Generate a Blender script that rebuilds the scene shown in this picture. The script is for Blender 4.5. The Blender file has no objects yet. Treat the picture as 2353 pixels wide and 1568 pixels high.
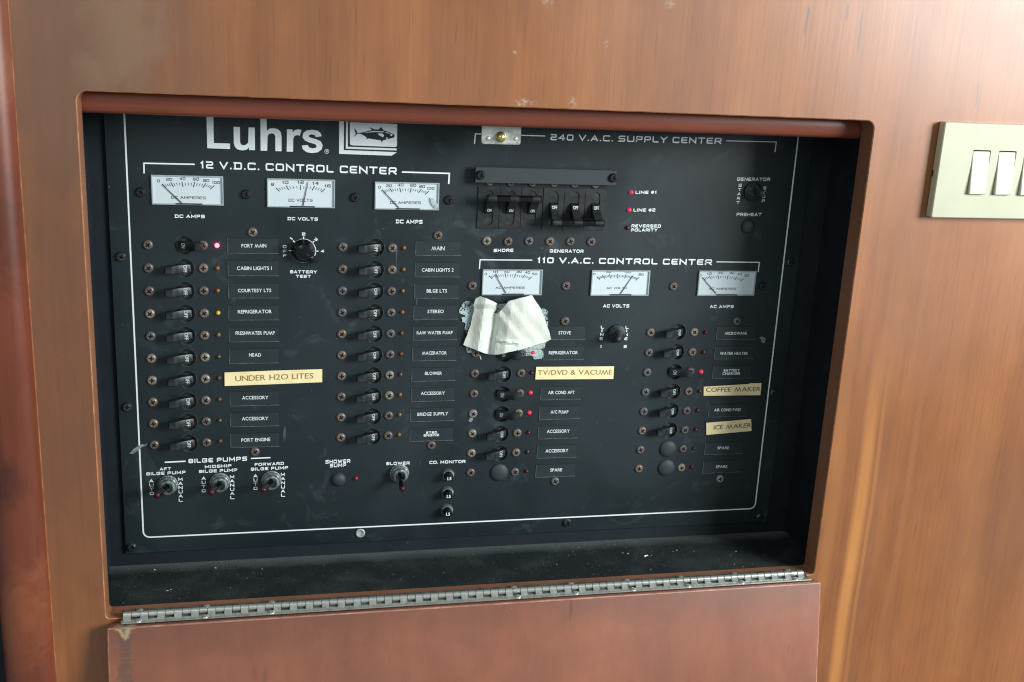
import bpy, bmesh, math, random
from mathutils import Vector, Matrix, geometry
random.seed(7)
scene = bpy.context.scene
COL = scene.collection

# ------------------------------------------------------------------ camera
# world: X to the right along the wall, Z up, Y into the wall; panel face is Y = 0
RM = [[0.9761207903454654, -0.04842389143115326, -0.211762436220421],
      [-0.010175025814434819, 0.963575328700373, -0.2672434372807754],
      [0.21699002628005643, 0.26301656346821967, 0.9400731970630523]]
FPX, CX, CY = 2470.0, 1176.5, 784.0
CAM = Vector((-0.13785903, -0.89694497, 0.23685678))
def axis(r): return Vector((RM[r][0], RM[r][2], -RM[r][1]))
right, down, fwd = axis(0), axis(1), axis(2)
cd = bpy.data.cameras.new('camera'); cam = bpy.data.objects.new('camera', cd); COL.objects.link(cam)
m = Matrix.Identity(4)
for i in range(3):
    m[i][0] = right[i]; m[i][1] = -down[i]; m[i][2] = -fwd[i]; m[i][3] = CAM[i]
cam.matrix_world = m
cd.sensor_width = 36.0; cd.lens = FPX / 2353.0 * 36.0
cd.clip_start = 0.02; cd.clip_end = 50
cd.dof.use_dof = True; cd.dof.focus_distance = 0.93; cd.dof.aperture_fstop = 22.0
scene.camera = cam

# ------------------------------------------------------------------ world and lamps
world = bpy.data.worlds.new('World'); scene.world = world; world.use_nodes = True
wb = world.node_tree.nodes['Background']
wb.inputs[0].default_value = (0.84, 0.95, 1.0, 1); wb.inputs[1].default_value = 0.28
def area(name, loc, aim, sx, sy, power, col):
    ld = bpy.data.lights.new(name, 'AREA'); ld.shape = 'RECTANGLE'; ld.size = sx; ld.size_y = sy
    ld.energy = power; ld.color = col
    o = bpy.data.objects.new(name, ld); COL.objects.link(o); o.location = loc
    o.rotation_euler = (Vector(aim) - Vector(loc)).to_track_quat('-Z', 'Y').to_euler()
    return o
area('cabin_window', (1.98, -1.66, 0.74), (0.15, 0, 0.05), 1.0, 0.9, 92, (0.97, 0.99, 1.0))
area('left_fill', (-0.9, -2.2, 1.1), (0.0, 0, 0.0), 1.3, 1.3, 8, (0.95, 0.98, 1.0))  # weak fill lamp added on the left, no source seen there
scene.view_settings.view_transform = 'Standard'; scene.view_settings.look = 'None'
scene.view_settings.exposure = 0.15; scene.view_settings.gamma = 1.0
scene.view_settings.use_curve_mapping = False
scene.cycles.pixel_filter_type = 'BLACKMAN_HARRIS'; scene.cycles.filter_width = 1.15

# ------------------------------------------------------------------ pixel <-> place
FR = {'D': (0, 0, 1.7357), 'a': (400, 380, 1500/2352), 'b': (400, 1180, 1500/2352), 'c': (1700, 480, .68),
      'd': (1700, 1180, 1500/2352), 'e': (560, 880, .2551), 'f': (1860, 640, .2551), 'g': (1800, 1140, .2551),
      'h': (560, 1780, .2551), 'i': (580, 640, 600/2353), 'j': (1300, 1780, .2551), 'k': (1060, 860, 400/2349),
      'l': (780, 460, 880/2353), 'n': (2340, 1240, 800/2353), 'o': (3640, 440, 444/1450),
      'p': (1850, 480, 350/2353), 'q': (2840, 640, .2551), 'r': (380, 2180, .38249), 's': (1960, 2180, 1400/2353)}
def px(fr, x, y):
    a = FR[fr]; return ((a[0] + a[2]*x)/1.7357, (a[1] + a[2]*y)/1.7357)
def ray(u, v): return right*(u-CX) + down*(v-CY) + fwd*FPX
def P(fr, x, y, Y=0.0):
    d = ray(*px(fr, x, y)); return CAM + d*((Y-CAM.y)/d.y)
def PZ(fr, x, y, Z):
    d = ray(*px(fr, x, y)); return CAM + d*((Z-CAM.z)/d.z)

# ------------------------------------------------------------------ materials
def lin(r, g, b):
    f = lambda c: (c/255/12.92 if c <= 10 else ((c/255+.055)/1.055)**2.4)
    return (f(r), f(g), f(b), 1)
class NT:
    def __init__(s, name):
        s.m = bpy.data.materials.new(name); s.m.use_nodes = True; s.t = s.m.node_tree
        s.b = s.t.nodes['Principled BSDF']; s.out = s.t.nodes['Material Output']
    def put(s, sock, v):
        if isinstance(v, bpy.types.NodeSocket): s.t.links.new(v, sock)
        else: sock.default_value = v
    def n(s, typ, ins=(), **props):
        nd = s.t.nodes.new(typ)
        for k, v in props.items(): setattr(nd, k, v)
        for k, v in dict(ins).items(): s.put(nd.inputs[k], v)
        return nd
    def co(s): return s.n('ShaderNodeTexCoord').outputs['Object']
    def scale(s, v, sx, sy, sz, loc=(0, 0, 0)):
        return s.n('ShaderNodeMapping', {0: v, 1: loc, 3: (sx, sy, sz)}).outputs[0]
    def noise(s, v, sc=1, det=3, dist=0, rough=.5):
        return s.n('ShaderNodeTexNoise', {'Vector': v, 'Scale': sc, 'Detail': det, 'Distortion': dist, 'Roughness': rough}).outputs[0]
    def ramp(s, f, *st):
        nd = s.n('ShaderNodeValToRGB', {0: f}); e = nd.color_ramp.elements
        while len(e) < len(st): e.new(.5)
        for el, (p, c) in zip(e, st):
            el.position = p; el.color = c if len(c) == 4 else (*c, 1)
        return nd.outputs[0]
    def step(s, f, a, b, lo=0., hi=1.):
        return s.n('ShaderNodeMapRange', {0: f, 1: a, 2: b, 3: lo, 4: hi}).outputs[0]
    def math(s, op, a, b=0.):
        return s.n('ShaderNodeMath', {0: a, 1: b}, operation=op).outputs[0]
    def mix(s, f, a, b, mode='MIX'):
        nd = s.n('ShaderNodeMix', data_type='RGBA', blend_type=mode)
        s.put(nd.inputs[0], f); s.put(nd.inputs[6], a); s.put(nd.inputs[7], b); return nd.outputs[2]
    def bump(s, h, st, d=.001):
        s.put(s.b.inputs['Normal'], s.n('ShaderNodeBump', {'Strength': st, 'Distance': d, 'Height': h}).outputs[0])
    def bs(s, **k):
        for a, v in k.items(): s.put(s.b.inputs[a.replace('_', ' ')], v)
        return s
def plain(name, col, rough=.5, metal=0., spec=.5, var=0.12, vs=400, dirt=None, dirt_amt=.5, dirt_scale=120):
    t = NT(name); c = t.co()
    n1 = t.noise(c, vs, 3)
    base = t.mix(t.step(n1, .3, .7), tuple(x*(1-var) for x in col[:3])+(1,), tuple(min(1, x*(1+var)) for x in col[:3])+(1,))
    if dirt:
        base = t.mix(t.math('MULTIPLY', t.step(t.noise(c, dirt_scale, 5, .3), .45, .7), dirt_amt), base, dirt)
    t.bs(Base_Color=base, Roughness=t.step(n1, .2, .8, max(.05, rough-.08), min(1, rough+.08)), Metallic=metal)
    t.b.inputs['Specular IOR Level'].default_value = spec
    return t.m

def wood(name, dark, mid, light, grain=1.0, gloss=.40, streaks=(), grey=None, seed=0, along='Z', red=None, extra=None, spec=.5):
    t = NT(name); c = t.co()
    def sc(a, b, off=0):   # a = across the grain, b = along the grain
        return t.scale(c, a, a, b, (seed+off, seed*.7, off)) if along == 'Z' else t.scale(c, b, a, a, (seed+off, seed*.7, off))
    n1 = t.noise(sc(7, .8), 1, 3, 1.2)
    n2 = t.noise(sc(330, 9, 3), 1, 4, .5)
    n3 = t.noise(sc(5, 4, 5), 1, 4, .5)
    n4 = t.noise(sc(900, 26, 8), 1, 2)
    fig = t.math('SINE', t.math('MULTIPLY', t.noise(sc(5.5, .55, 31), 1, 2, .3), 95.))
    n5 = t.noise(sc(46, 1.1, 9), 1, 3, .8)
    col = t.ramp(n1, (.22, dark), (.5, mid), (.80, light))
    col = t.mix(t.step(n5, .5, .78, 0, .22*grain), col, t.mix(1., col, (.62, .48, .38, 1), 'MULTIPLY'))
    col = t.mix(grain, col, t.ramp(n2, (.28, (.89, .87, .86)), (.52, (1, 1, 1)), (.8, (1.06, 1.05, 1.04))), 'MULTIPLY')
    col = t.mix(grain, col, t.ramp(t.step(fig, -1, 1), (.0, (.93, .915, .90)), (.35, (1, 1, 1)), (1, (1.02, 1.02, 1.02))), 'MULTIPLY')
    n6 = t.noise(sc(38, 17, 41), 1, 4, .6)
    col = t.mix(1., col, t.ramp(n6, (.3, (.90, .89, .88)), (.7, (1.07, 1.06, 1.05))), 'MULTIPLY')
    col = t.mix(t.step(n4, .62, .72, 0, .42*grain), col, t.mix(1., col, (.55, .45, .4, 1), 'MULTIPLY'))
    sep = t.n('ShaderNodeSeparateXYZ', {0: c})
    for (x0, wd, colr, amt) in streaks:
        wob = t.math('ADD', sep.outputs[0], t.math('MULTIPLY', t.math('SUBTRACT', t.noise(sc(1, 5, 11), 1, 2), .5), .012))
        d = t.math('ABSOLUTE', t.math('SUBTRACT', wob, x0))
        f = t.math('MULTIPLY', t.math('MULTIPLY', t.step(d, wd, wd*.35), t.step(sep.outputs[2], .0, -.09)), t.step(t.noise(sc(30, 4, 13), 1, 3), .3, .6, .4*amt, amt))
        col = t.mix(f, col, colr)
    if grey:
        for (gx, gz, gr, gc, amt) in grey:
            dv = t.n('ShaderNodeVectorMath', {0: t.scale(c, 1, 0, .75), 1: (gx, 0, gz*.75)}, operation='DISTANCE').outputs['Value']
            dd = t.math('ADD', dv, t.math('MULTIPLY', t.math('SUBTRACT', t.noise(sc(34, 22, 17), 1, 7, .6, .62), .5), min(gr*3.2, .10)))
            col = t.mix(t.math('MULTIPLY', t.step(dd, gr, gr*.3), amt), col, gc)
    if extra: col = extra(t, c, col, sep)
    # short dark scuffs and tiny pale nicks
    sc1 = t.math('MULTIPLY', t.step(t.noise(sc(90, 7, 21), 1, 1), .73, .78), t.step(t.noise(sc(4, 3, 23), 1, 1), .52, .6))
    col = t.mix(t.math('MULTIPLY', sc1, .55), col, lin(70, 58, 54))
    sc2 = t.step(t.noise(t.scale(c, 520, 520, 330, (seed, 2, 9)), 1, 1), .82, .85)
    col = t.mix(t.math('MULTIPLY', sc2, .5), col, lin(205, 178, 152))
    t.bs(Base_Color=col, Roughness=t.step(n3, .3, .75, gloss-.05, gloss+.09))
    t.b.inputs['Specular IOR Level'].default_value = spec
    t.bump(t.math('ADD', n2, t.math('MULTIPLY', n3, 1.2)), .03, .0012)
    return t.m

GREY = lin(120, 104, 88)
M = {}
SCUFFS = [((1860, 8), (1849, 88), .0011), ((1949, 6), (1945, 52), .0008), ((1984, 18), (1969, 125), .0007), ((2250, 180), (2243, 250), .0006)]
def wall_extra(t, c, col, sep):
    wob = t.math('MULTIPLY', t.math('SUBTRACT', t.noise(t.scale(c, 30, 1, 60), 1, 3), .5), .003)
    for p, q, w in SCUFFS:      # bruised grain lines
        a, b_ = P('D', *p, -WF), P('D', *q, -WF)
        d = t.math('ABSOLUTE', t.math('SUBTRACT', t.math('ADD', sep.outputs[0], wob), (a.x+b_.x)/2))
        zz = t.math('ABSOLUTE', t.math('SUBTRACT', sep.outputs[2], (a.z+b_.z)/2)); hz = abs(a.z-b_.z)/2
        col = t.mix(t.math('MULTIPLY', t.math('MULTIPLY', t.step(d, w*1.6, w*.3), t.step(zz, hz, hz*.6)), .75), col, lin(78, 74, 74))
    for p, rx, rz, am in (((1205, 238), .011, .0045, .55), ((1316, 237), .004, .006, .45), ((1183, 122), .0022, .0022, .6), ((1257, 4), .006, .005, .4), ((1540, 8), .006, .005, .3), ((1395, 100), .004, .004, .35)):   # chalky rub marks
        a = P('D', *p, -WF)
        dv = t.n('ShaderNodeVectorMath', {0: t.scale(c, 1/rx, 0, 1/rz), 1: (a.x/rx, 0, a.z/rz)}, operation='DISTANCE').outputs['Value']
        nn = t.noise(t.scale(c, 260, 1, 330), 1, 4)
        f = t.math('MULTIPLY', t.step(dv, 1.0, .3), t.step(nn, .45, .62, 0, am)); col = t.mix(f, col, lin(190, 176, 164))
    return col
WF = .088
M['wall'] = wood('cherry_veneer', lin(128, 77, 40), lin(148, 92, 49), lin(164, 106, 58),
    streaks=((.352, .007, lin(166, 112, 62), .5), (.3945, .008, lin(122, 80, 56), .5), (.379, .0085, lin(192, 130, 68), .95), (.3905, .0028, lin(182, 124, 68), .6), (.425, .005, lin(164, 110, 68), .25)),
    grey=((-.27, .20, .12, lin(104, 76, 58), .75), (-.235, .232, .034, lin(138, 116, 90), .34), (-.30, -.03, .17, lin(104, 68, 50), .65), (.53, -.17, .10, lin(118, 80, 58), .4)), gloss=.37, spec=.85, extra=wall_extra)  # third tone patch paints the light's falloff over the left strip
M['post'] = wood('red_brown_wood', lin(88, 44, 30), lin(116, 60, 40), lin(142, 80, 48), seed=4, gloss=.36, grey=((-.33, .10, .03, lin(70, 36, 26), .6), (-.332, -.09, .02, lin(66, 34, 26), .6), (-.325, -.2, .035, lin(150, 86, 50), .5), (-.33, .2, .03, lin(150, 100, 68), .4)))
M['rail'] = wood('mahogany_rail', lin(106, 54, 38), lin(124, 65, 46), lin(138, 77, 54), grain=.7, seed=9, along='X', gloss=.38)
def door_extra(t, c, col, sep):
    # bare wood where the varnish has lifted by the hinge corner, with a grey run below it
    dx = t.math('ABSOLUTE', t.math('SUBTRACT', sep.outputs[0], -.2535))
    dz = t.math('SUBTRACT', -.2145, sep.outputs[2])
    nz = t.math('MULTIPLY', t.math('SUBTRACT', t.noise(t.scale(c, 160, 1, 200), 1, 4), .5), .016)
    tri = t.math('ADD', t.math('ADD', t.math('MULTIPLY', dx, 1.0), t.math('MULTIPLY', dz, .85)), nz)
    nb = t.noise(t.scale(c, 22, 1, 40), 1, 5, .6)
    band = t.math('MULTIPLY', t.step(t.math('ADD', dz, t.math('MULTIPLY', t.math('SUBTRACT', nb, .5), .05)), .032, .004), .5)
    col = t.mix(band, col, lin(100, 68, 58))
    col = t.mix(t.step(t.noise(t.scale(c, 9, 1, 13, (4, 0, 2)), 1, 5, .5), .5, .7, 0, .4), col, lin(118, 78, 66))
    run = t.math('MULTIPLY', t.step(t.math('ADD', dx, nz), .0065, .003), t.step(t.noise(t.scale(c, 30, 1, 900), 1, 2), .25, .6, .25, .7))
    col = t.mix(run, col, lin(92, 78, 70))
    col = t.mix(t.step(tri, .0105, .0075), col, lin(172, 148, 112))
    return t.mix(t.step(tri, .0055, .002), col, lin(112, 108, 98))
M['door'] = wood('red_brown_ply', lin(128, 80, 61), lin(145, 91, 69), lin(160, 103, 74), grain=.4, seed=15, gloss=.42, extra=door_extra)
M['worn'] = plain('worn_lit_wood_edge', lin(168, 112, 72), .55, var=.3, vs=90, dirt=lin(122, 78, 48), dirt_amt=.9, dirt_scale=70)  # worn wood, also carries the painted highlight round the opening
M['worn2'] = plain('rubbed_door_edge', lin(172, 128, 108), .5, var=.3, vs=120, dirt=lin(140, 90, 72), dirt_amt=.9, dirt_scale=50)
M['jamb'] = wood('jamb_wood', lin(124, 82, 58), lin(140, 95, 68), lin(152, 106, 76), grain=.6, seed=2, gloss=.5)

def panel_mat():
    t = NT('black_engraved_laminate'); c = t.co()
    sm = t.noise(c, 9, 5, .8); fine = t.noise(c, 900, 2)
    col = t.mix(t.step(sm, .35, .75), lin(20, 32, 36), lin(29, 42, 46))
    # dust smears and small pale flecks
    dust = t.math('MULTIPLY', t.step(t.noise(t.scale(c, 1, 1, 1, (5, 3, 2)), 26, 6, .9, .65), .58, .82), .5)
    col = t.mix(dust, col, lin(84, 100, 104))
    fl = t.math('MULTIPLY', t.step(t.noise(c, 420, 1), .765, .80), t.step(t.noise(t.scale(c, 1, 1, 1, (1, 8, 4)), 17, 2), .54, .64))
    col = t.mix(t.math('MULTIPLY', fl, .7), col, lin(170, 184, 184))
    scr = t.math('MULTIPLY', t.step(t.noise(t.scale(c, 160, 1, 26), 1, 1), .74, .78), t.step(t.noise(t.scale(c, 1, 1, 1, (3, 1, 7)), 12, 2), .56, .63))
    col = t.mix(t.math('MULTIPLY', scr, .4), col, lin(130, 145, 150))
    t.bs(Base_Color=col, Roughness=t.step(sm, .3, .7, .38, .52)); t.b.inputs['Specular IOR Level'].default_value = .48
    t.bump(fine, .10, .0004)
    return t.m
M['panel'] = panel_mat()
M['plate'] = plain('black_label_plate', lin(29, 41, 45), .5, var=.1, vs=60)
M['plastic'] = plain('black_moulded_plastic', lin(24, 30, 32), .42, spec=.45, var=.15, vs=90, dirt=lin(90, 98, 98), dirt_amt=.22, dirt_scale=200)
M['block'] = plain('black_breaker_block', lin(22, 26, 28), .45, var=.15, vs=90, dirt=lin(70, 78, 78), dirt_amt=.2, dirt_scale=220)
M['cup'] = plain('breaker_well_plastic', lin(40, 47, 50), .36, var=.1, dirt=lin(110, 118, 118), dirt_amt=.35, dirt_scale=220)
M['gloss'] = plain('glossy_black_bakelite', lin(14, 16, 18), .16, var=.1)
M['rubber'] = plain('black_rubber', lin(26, 30, 33), .5, var=.15, dirt=lin(120, 128, 124), dirt_amt=.25, dirt_scale=260)
M['cap'] = plain('dull_black_cap', lin(44, 52, 57), .6, var=.1)
M['white'] = plain('white_screen_print', lin(232, 242, 244), .55, var=.04)
M['printdim'] = plain('pale_engraved_text', lin(226, 234, 236), .55, var=.05)
M['flag'] = plain('faded_toggle_print', lin(176, 190, 192), .6, var=.1)
M['edge'] = plain('chipped_lit_plate_edge', lin(96, 108, 110), .6, var=.5, vs=220)
M['edge2'] = plain('grey_paint_smear', lin(120, 132, 136), .6, var=.5, vs=300)
for k, c, d in (('scr0', (118, 109, 104), (82, 72, 67)), ('scr1', (136, 124, 112), (92, 78, 67)), ('scr2', (116, 115, 114), (76, 73, 71)), ('scr3', (154, 146, 132), (98, 86, 75))):
    M[k] = plain('tarnished_screw_'+k[-1], lin(*c), .42, .45, var=.2, vs=300, dirt=lin(*d), dirt_amt=.8, dirt_scale=330)
M['scrk'] = plain('black_oxide_screw', lin(58, 58, 60), .32, .6, var=.2)
M['scrc'] = plain('chromed_screw', lin(120, 128, 130), .25, .9, var=.2, dirt=lin(30, 34, 36), dirt_amt=.8, dirt_scale=300)
M['grime'] = plain('grime', lin(24, 22, 21), .8)
M['face'] = plain('meter_card', lin(214, 226, 230), .6, var=.03, vs=40)
M['rim'] = plain('clear_meter_rim', lin(160, 172, 172), .25, var=.15, vs=120)
M['ink'] = plain('meter_ink', lin(26, 30, 34), .6)
M['tape'] = plain('cream_label_tape', lin(246, 231, 178), .45, var=.05, vs=60, dirt=lin(220, 190, 130), dirt_amt=.5, dirt_scale=60)
M['tapeink'] = plain('brown_tape_ink', lin(142, 116, 70), .6, var=.12, vs=200)
M['tapeink2'] = plain('dark_tape_ink', lin(84, 76, 66), .6, var=.1, vs=200)
def paper():
    t = NT('masking_tape_paper'); c = t.co()
    cre = t.noise(t.n('ShaderNodeMapping', {0: c, 2: (0, math.radians(20), 0), 3: (1500, 300, 170)}).outputs[0], 1, 3, .5)
    col = t.mix(t.step(t.noise(c, 45, 4), .4, .7), lin(214, 222, 212), lin(200, 202, 188))
    t.bs(Base_Color=col, Roughness=.7); t.bump(cre, .35, .0007)
    t.b.inputs['Subsurface Weight'].default_value = 0.0
    return t.m
M['paper'] = paper()
def lint():
    t = NT('tape_adhesive_residue'); c = t.co()
    a = t.noise(c, 620, 4, .4, .6); b = t.noise(c, 70, 3)
    col = t.mix(t.step(t.noise(c, 110, 3), .4, .65), lin(180, 198, 188), lin(142, 170, 178))
    t.bs(Base_Color=col, Roughness=.9)
    t.put(t.b.inputs['Alpha'], t.step(t.math('ADD', a, t.math('MULTIPLY', b, .55)), .66, .74)); t.bump(a, .6, .001)
    return t.m
M['lint'] = lint()
def emis(name, col, st, base):
    t = NT(name); t.bs(Base_Color=base, Roughness=.25, Emission_Color=col, Emission_Strength=st); return t.m
M['ledlit'] = emis('lit_red_lamp', (1, .03, .05, 1), 20, lin(200, 20, 30))
M['ledon'] = emis('glowing_red_lamp', (1, .05, .12, 1), .55, lin(190, 20, 40))
M['ledoff'] = plain('dark_red_lens', lin(84, 24, 34), .2, var=.1)
M['ledred'] = plain('red_lens', lin(150, 30, 40), .2, var=.1)
M['ledamb'] = plain('amber_lens', lin(126, 88, 40), .22, var=.2)
M['ledyel'] = plain('yellow_lens', lin(220, 176, 60), .25, var=.1)
M['ledbrn'] = plain('brown_lens', lin(92, 66, 40), .25, var=.2)
M['ring'] = plain('dusty_threaded_metal', lin(92, 104, 104), .5, .6, var=.3, vs=500, dirt=lin(176, 190, 184), dirt_amt=.75, dirt_scale=300)
M['redtip'] = plain('dark_red_tip', lin(66, 22, 28), .3)
M['steel'] = plain('hinge_steel', lin(194, 200, 193), .28, .65, var=.12, vs=160, dirt=lin(120, 112, 96), dirt_amt=.35, dirt_scale=200)
M['steeldk'] = plain('dull_hinge_leaf', lin(128, 132, 124), .42, .6, var=.2, vs=160, dirt=lin(74, 62, 50), dirt_amt=.6, dirt_scale=120)
M['alu'] = plain('scuffed_aluminium', lin(196, 198, 190), .38, .85, var=.22, vs=260)
M['brass'] = plain('brass_ball', lin(206, 190, 120), .28, .8, var=.1)
M['ivory'] = plain('ivory_switch_plastic', lin(188, 190, 163), .38, var=.03, vs=30)
M['rocker'] = plain('white_rocker_plastic', lin(180, 182, 158), .34, var=.02, vs=30)
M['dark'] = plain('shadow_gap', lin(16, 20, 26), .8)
def carpet():
    t = NT('black_flocked_lining'); c = t.co()
    f = t.noise(c, 1100, 3); b = t.noise(c, 30, 6, .3, .6); sp = t.noise(c, 640, 1); sep = t.n('ShaderNodeSeparateXYZ', {0: c})
    col = t.mix(t.step(f, .35, .75), lin(17, 22, 25), lin(56, 65, 66))
    col = t.mix(t.step(b, .46, .72, 0, .6), col, t.mix(t.step(f, .4, .65), lin(26, 32, 34), lin(96, 104, 98)))
    back = t.step(t.math('ADD', sep.outputs[1], t.math('MULTIPLY', b, .012)), -.010, .006, 0, .9)    # dust caught along the back edge
    col = t.mix(back, col, t.mix(t.step(f, .3, .7), lin(36, 43, 45), lin(124, 134, 130)))
    col = t.mix(t.step(sp, .74, .80, 0, .8), col, lin(168, 170, 158))
    t.bs(Base_Color=col, Roughness=.95); t.b.inputs['Specular IOR Level'].default_value = .1
    t.bump(f, .8, .0015); return t.m
M['carpet'] = carpet()
def lining():
    t = NT('black_box_lining'); c = t.co()
    b = t.noise(c, 40, 5, .5)
    sep = t.n('ShaderNodeSeparateXYZ', {0: c})
    col = t.mix(t.step(b, .3, .7), lin(17, 26, 33), lin(25, 35, 41))
    col = t.mix(t.step(t.noise(t.scale(c, 300, 300, 90), 1, 3), .72, .8, 0, .5), col, lin(110, 120, 118))
    t.bs(Base_Color=col, Roughness=.62); t.b.inputs['Specular IOR Level'].default_value = .35
    t.bump(t.noise(c, 700, 2), .15, .0005); return t.m
M['lining'] = lining()
def glass():
    t = NT('clear_meter_window'); nt = t.t
    tr = t.n('ShaderNodeBsdfTransparent', {0: (.97, .98, .98, 1)}); gl = t.n('ShaderNodeBsdfGlossy', {0: (1, 1, 1, 1), 1: .12})
    mx = t.n('ShaderNodeMixShader', {0: 0.05, 1: tr.outputs[0], 2: gl.outputs[0]})
    nt.links.new(mx.outputs[0], t.out.inputs['Surface']); return t.m
M['glass'] = glass()

# ------------------------------------------------------------------ mesh building (u right, v up, w out of the wall; metres)
class MB:
    def __init__(s): s.v = []; s.f = []; s.mi = []; s.cur = 0
    def add(s, vs, fs):
        o = len(s.v); s.v += [tuple(x) for x in vs]
        for f in fs: s.f.append(tuple(i+o for i in f)); s.mi.append(s.cur)
        return s
    def mat(s, i): s.cur = i; return s
    def box(s, u0, u1, v0, v1, w0, w1):
        return s.prism([(u0, v0), (u1, v0), (u1, v1), (u0, v1)], w0, w1)
    def prism(s, poly, w0, w1, inset=0., chamfer=0.):
        n = len(poly); vs = [(a, b, w0) for a, b in poly]; fs = [tuple(range(n-1, -1, -1))]
        ring = [(poly, w1)]
        if chamfer:
            cu = sum(a for a, b in poly)/n; cv = sum(b for a, b in poly)/n
            top = []
            for i in range(n):
                p, q, r = Vector(poly[i-1]), Vector(poly[i]), Vector(poly[(i+1) % n])
                d1 = (q-p).normalized(); d2 = (r-q).normalized()
                nn = (Vector((-d1.y, d1.x)) + Vector((-d2.y, d2.x)))
                nn = nn.normalized() / max(.5, nn.length/2)
                x = q + nn*chamfer; top.append((x.x, x.y))
            ring = [(poly, w1-chamfer), (top, w1)]
        for pl, w in ring: vs += [(a, b, w) for a, b in pl]
        for k in range(len(ring)):
            for i in range(n):
                j = (i+1) % n; fs.append((k*n+i, k*n+j, (k+1)*n+j, (k+1)*n+i))
        fs.append(tuple(range(len(ring)*n, len(ring)*n+n)))
        return s.add(vs, fs)
    def lathe(s, prof, seg=24, c=(0, 0), close=True):
        vs = []; fs = []; n = len(prof)
        for r, w in prof:
            for k in range(seg):
                a = 2*math.pi*k/seg; vs.append((c[0]+r*math.cos(a), c[1]+r*math.sin(a), w))
        for i in range(n-1):
            for k in range(seg):
                j = (k+1) % seg; fs.append((i*seg+k, i*seg+j, (i+1)*seg+j, (i+1)*seg+k))
        if close and prof[-1][0] > 0: fs.append(tuple((n-1)*seg+k for k in range(seg)))
        return s.add(vs, fs)
    def extr(s, poly, v0, v1, ch=0.):   # polygon in u-w, extruded along v
        n = len(poly); cu = sum(a for a, b in poly)/n; cw = sum(b for a, b in poly)/n
        sh = lambda k: [(cu+(a-cu)*k, cw+(b-cw)*k) for a, b in poly]
        rings = [(poly, v0), (poly, v1)] if not ch else [(sh(.9), v0), (poly, v0+ch), (poly, v1-ch), (sh(.9), v1)]
        vs = []; fs = []
        for pl, v in rings: vs += [(a, v, b) for a, b in pl]
        for k in range(len(rings)-1):
            for i in range(n):
                j = (i+1) % n; fs.append((k*n+i, k*n+j, (k+1)*n+j, (k+1)*n+i))
        fs.append(tuple(range(n))); fs.append(tuple(range((len(rings)-1)*n, len(rings)*n)))
        return s.add(vs, fs)
    def tube(s, pts, seg=14):   # pts: list of ((u,v,w), r)
        vs = []; fs = []
        for i, (p, r) in enumerate(pts):
            a = Vector(pts[max(0, i-1)][0]); b = Vector(pts[min(len(pts)-1, i+1)][0]); d = (b-a).normalized()
            x = d.cross(Vector((0, 1, 0.013))).normalized(); y = d.cross(x)
            for k in range(seg):
                t = 2*math.pi*k/seg; vs.append(tuple(Vector(p)+x*(r*math.cos(t))+y*(r*math.sin(t))))
        for i in range(len(pts)-1):
            for k in range(seg):
                j = (k+1) % seg; fs.append((i*seg+k, i*seg+j, (i+1)*seg+j, (i+1)*seg+k))
        fs.append(tuple(range(seg))); fs.append(tuple((len(pts)-1)*seg+k for k in range(seg)))
        return s.add(vs, fs)
    def holed(s, outer, holes, w):   # flat sheet with holes
        loops = [[Vector((a, b, 0)) for a, b in lp] for lp in [outer]+holes]
        flat = [p for lp in loops for p in lp]
        tri = geometry.tessellate_polygon(loops)
        out = []
        for t in tri:
            a, b, c = (flat[i] for i in t)
            out.append(t if (b-a).cross(c-a).z > 0 else (t[0], t[2], t[1]))
        return s.add([(p.x, p.y, w) for p in flat], out)
    def wall(s, loop, w0, w1, flip=False):
        n = len(loop); vs = [(a, b, w0) for a, b in loop]+[(a, b, w1) for a, b in loop]
        return s.add(vs, [(i, (i+1) % n, n+(i+1) % n, n+i) if not flip else (n+i, n+(i+1) % n, (i+1) % n, i) for i in range(n)])
    def mesh(s, name, mats, smooth=True, fix=True, ang=38):
        me = bpy.data.meshes.new(name)
        me.from_pydata([(u, -w, v) for u, v, w in s.v], [], s.f)
        me.polygons.foreach_set('material_index', s.mi)
        for k in (mats if isinstance(mats, (list, tuple)) else [mats]): me.materials.append(M[k])
        if fix:
            bm = bmesh.new(); bm.from_mesh(me); bmesh.ops.remove_doubles(bm, verts=bm.verts, dist=1e-6)
            bmesh.ops.recalc_face_normals(bm, faces=bm.faces); bm.to_mesh(me); bm.free()
        if smooth:
            me.polygons.foreach_set('use_smooth', [True]*len(me.polygons)); me.set_sharp_from_angle(angle=math.radians(ang))
        me.update(); return me
def ob(name, me, parent=None, loc=None, roty=0., label=None, cat=None, group=None, kind=None):
    o = bpy.data.objects.new(name, me); COL.objects.link(o)
    if loc is not None: o.location = loc
    if roty: o.rotation_euler[1] = roty
    if parent is not None:
        o.parent = parent
        o.matrix_parent_inverse = Matrix.Translation(-parent.location)   # children are given in world coordinates
    for k, v in (('label', label), ('category', cat), ('group', group), ('kind', kind)):
        if v: o[k] = v
    return o
def local(name, me, parent, loc=(0, 0, 0), roty=0., label=None, kind=None):
    o = bpy.data.objects.new(name, me); COL.objects.link(o); o.location = loc; o.rotation_euler[1] = roty; o.parent = parent
    if label: o['label'] = label
    if kind: o['kind'] = kind
    return o
def empty(name, loc, label, cat, group=None):
    o = bpy.data.objects.new(name, None); COL.objects.link(o); o.location = loc; o.empty_display_size = .02
    o['label'] = label; o['category'] = cat
    if group: o['group'] = group
    return o

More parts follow.
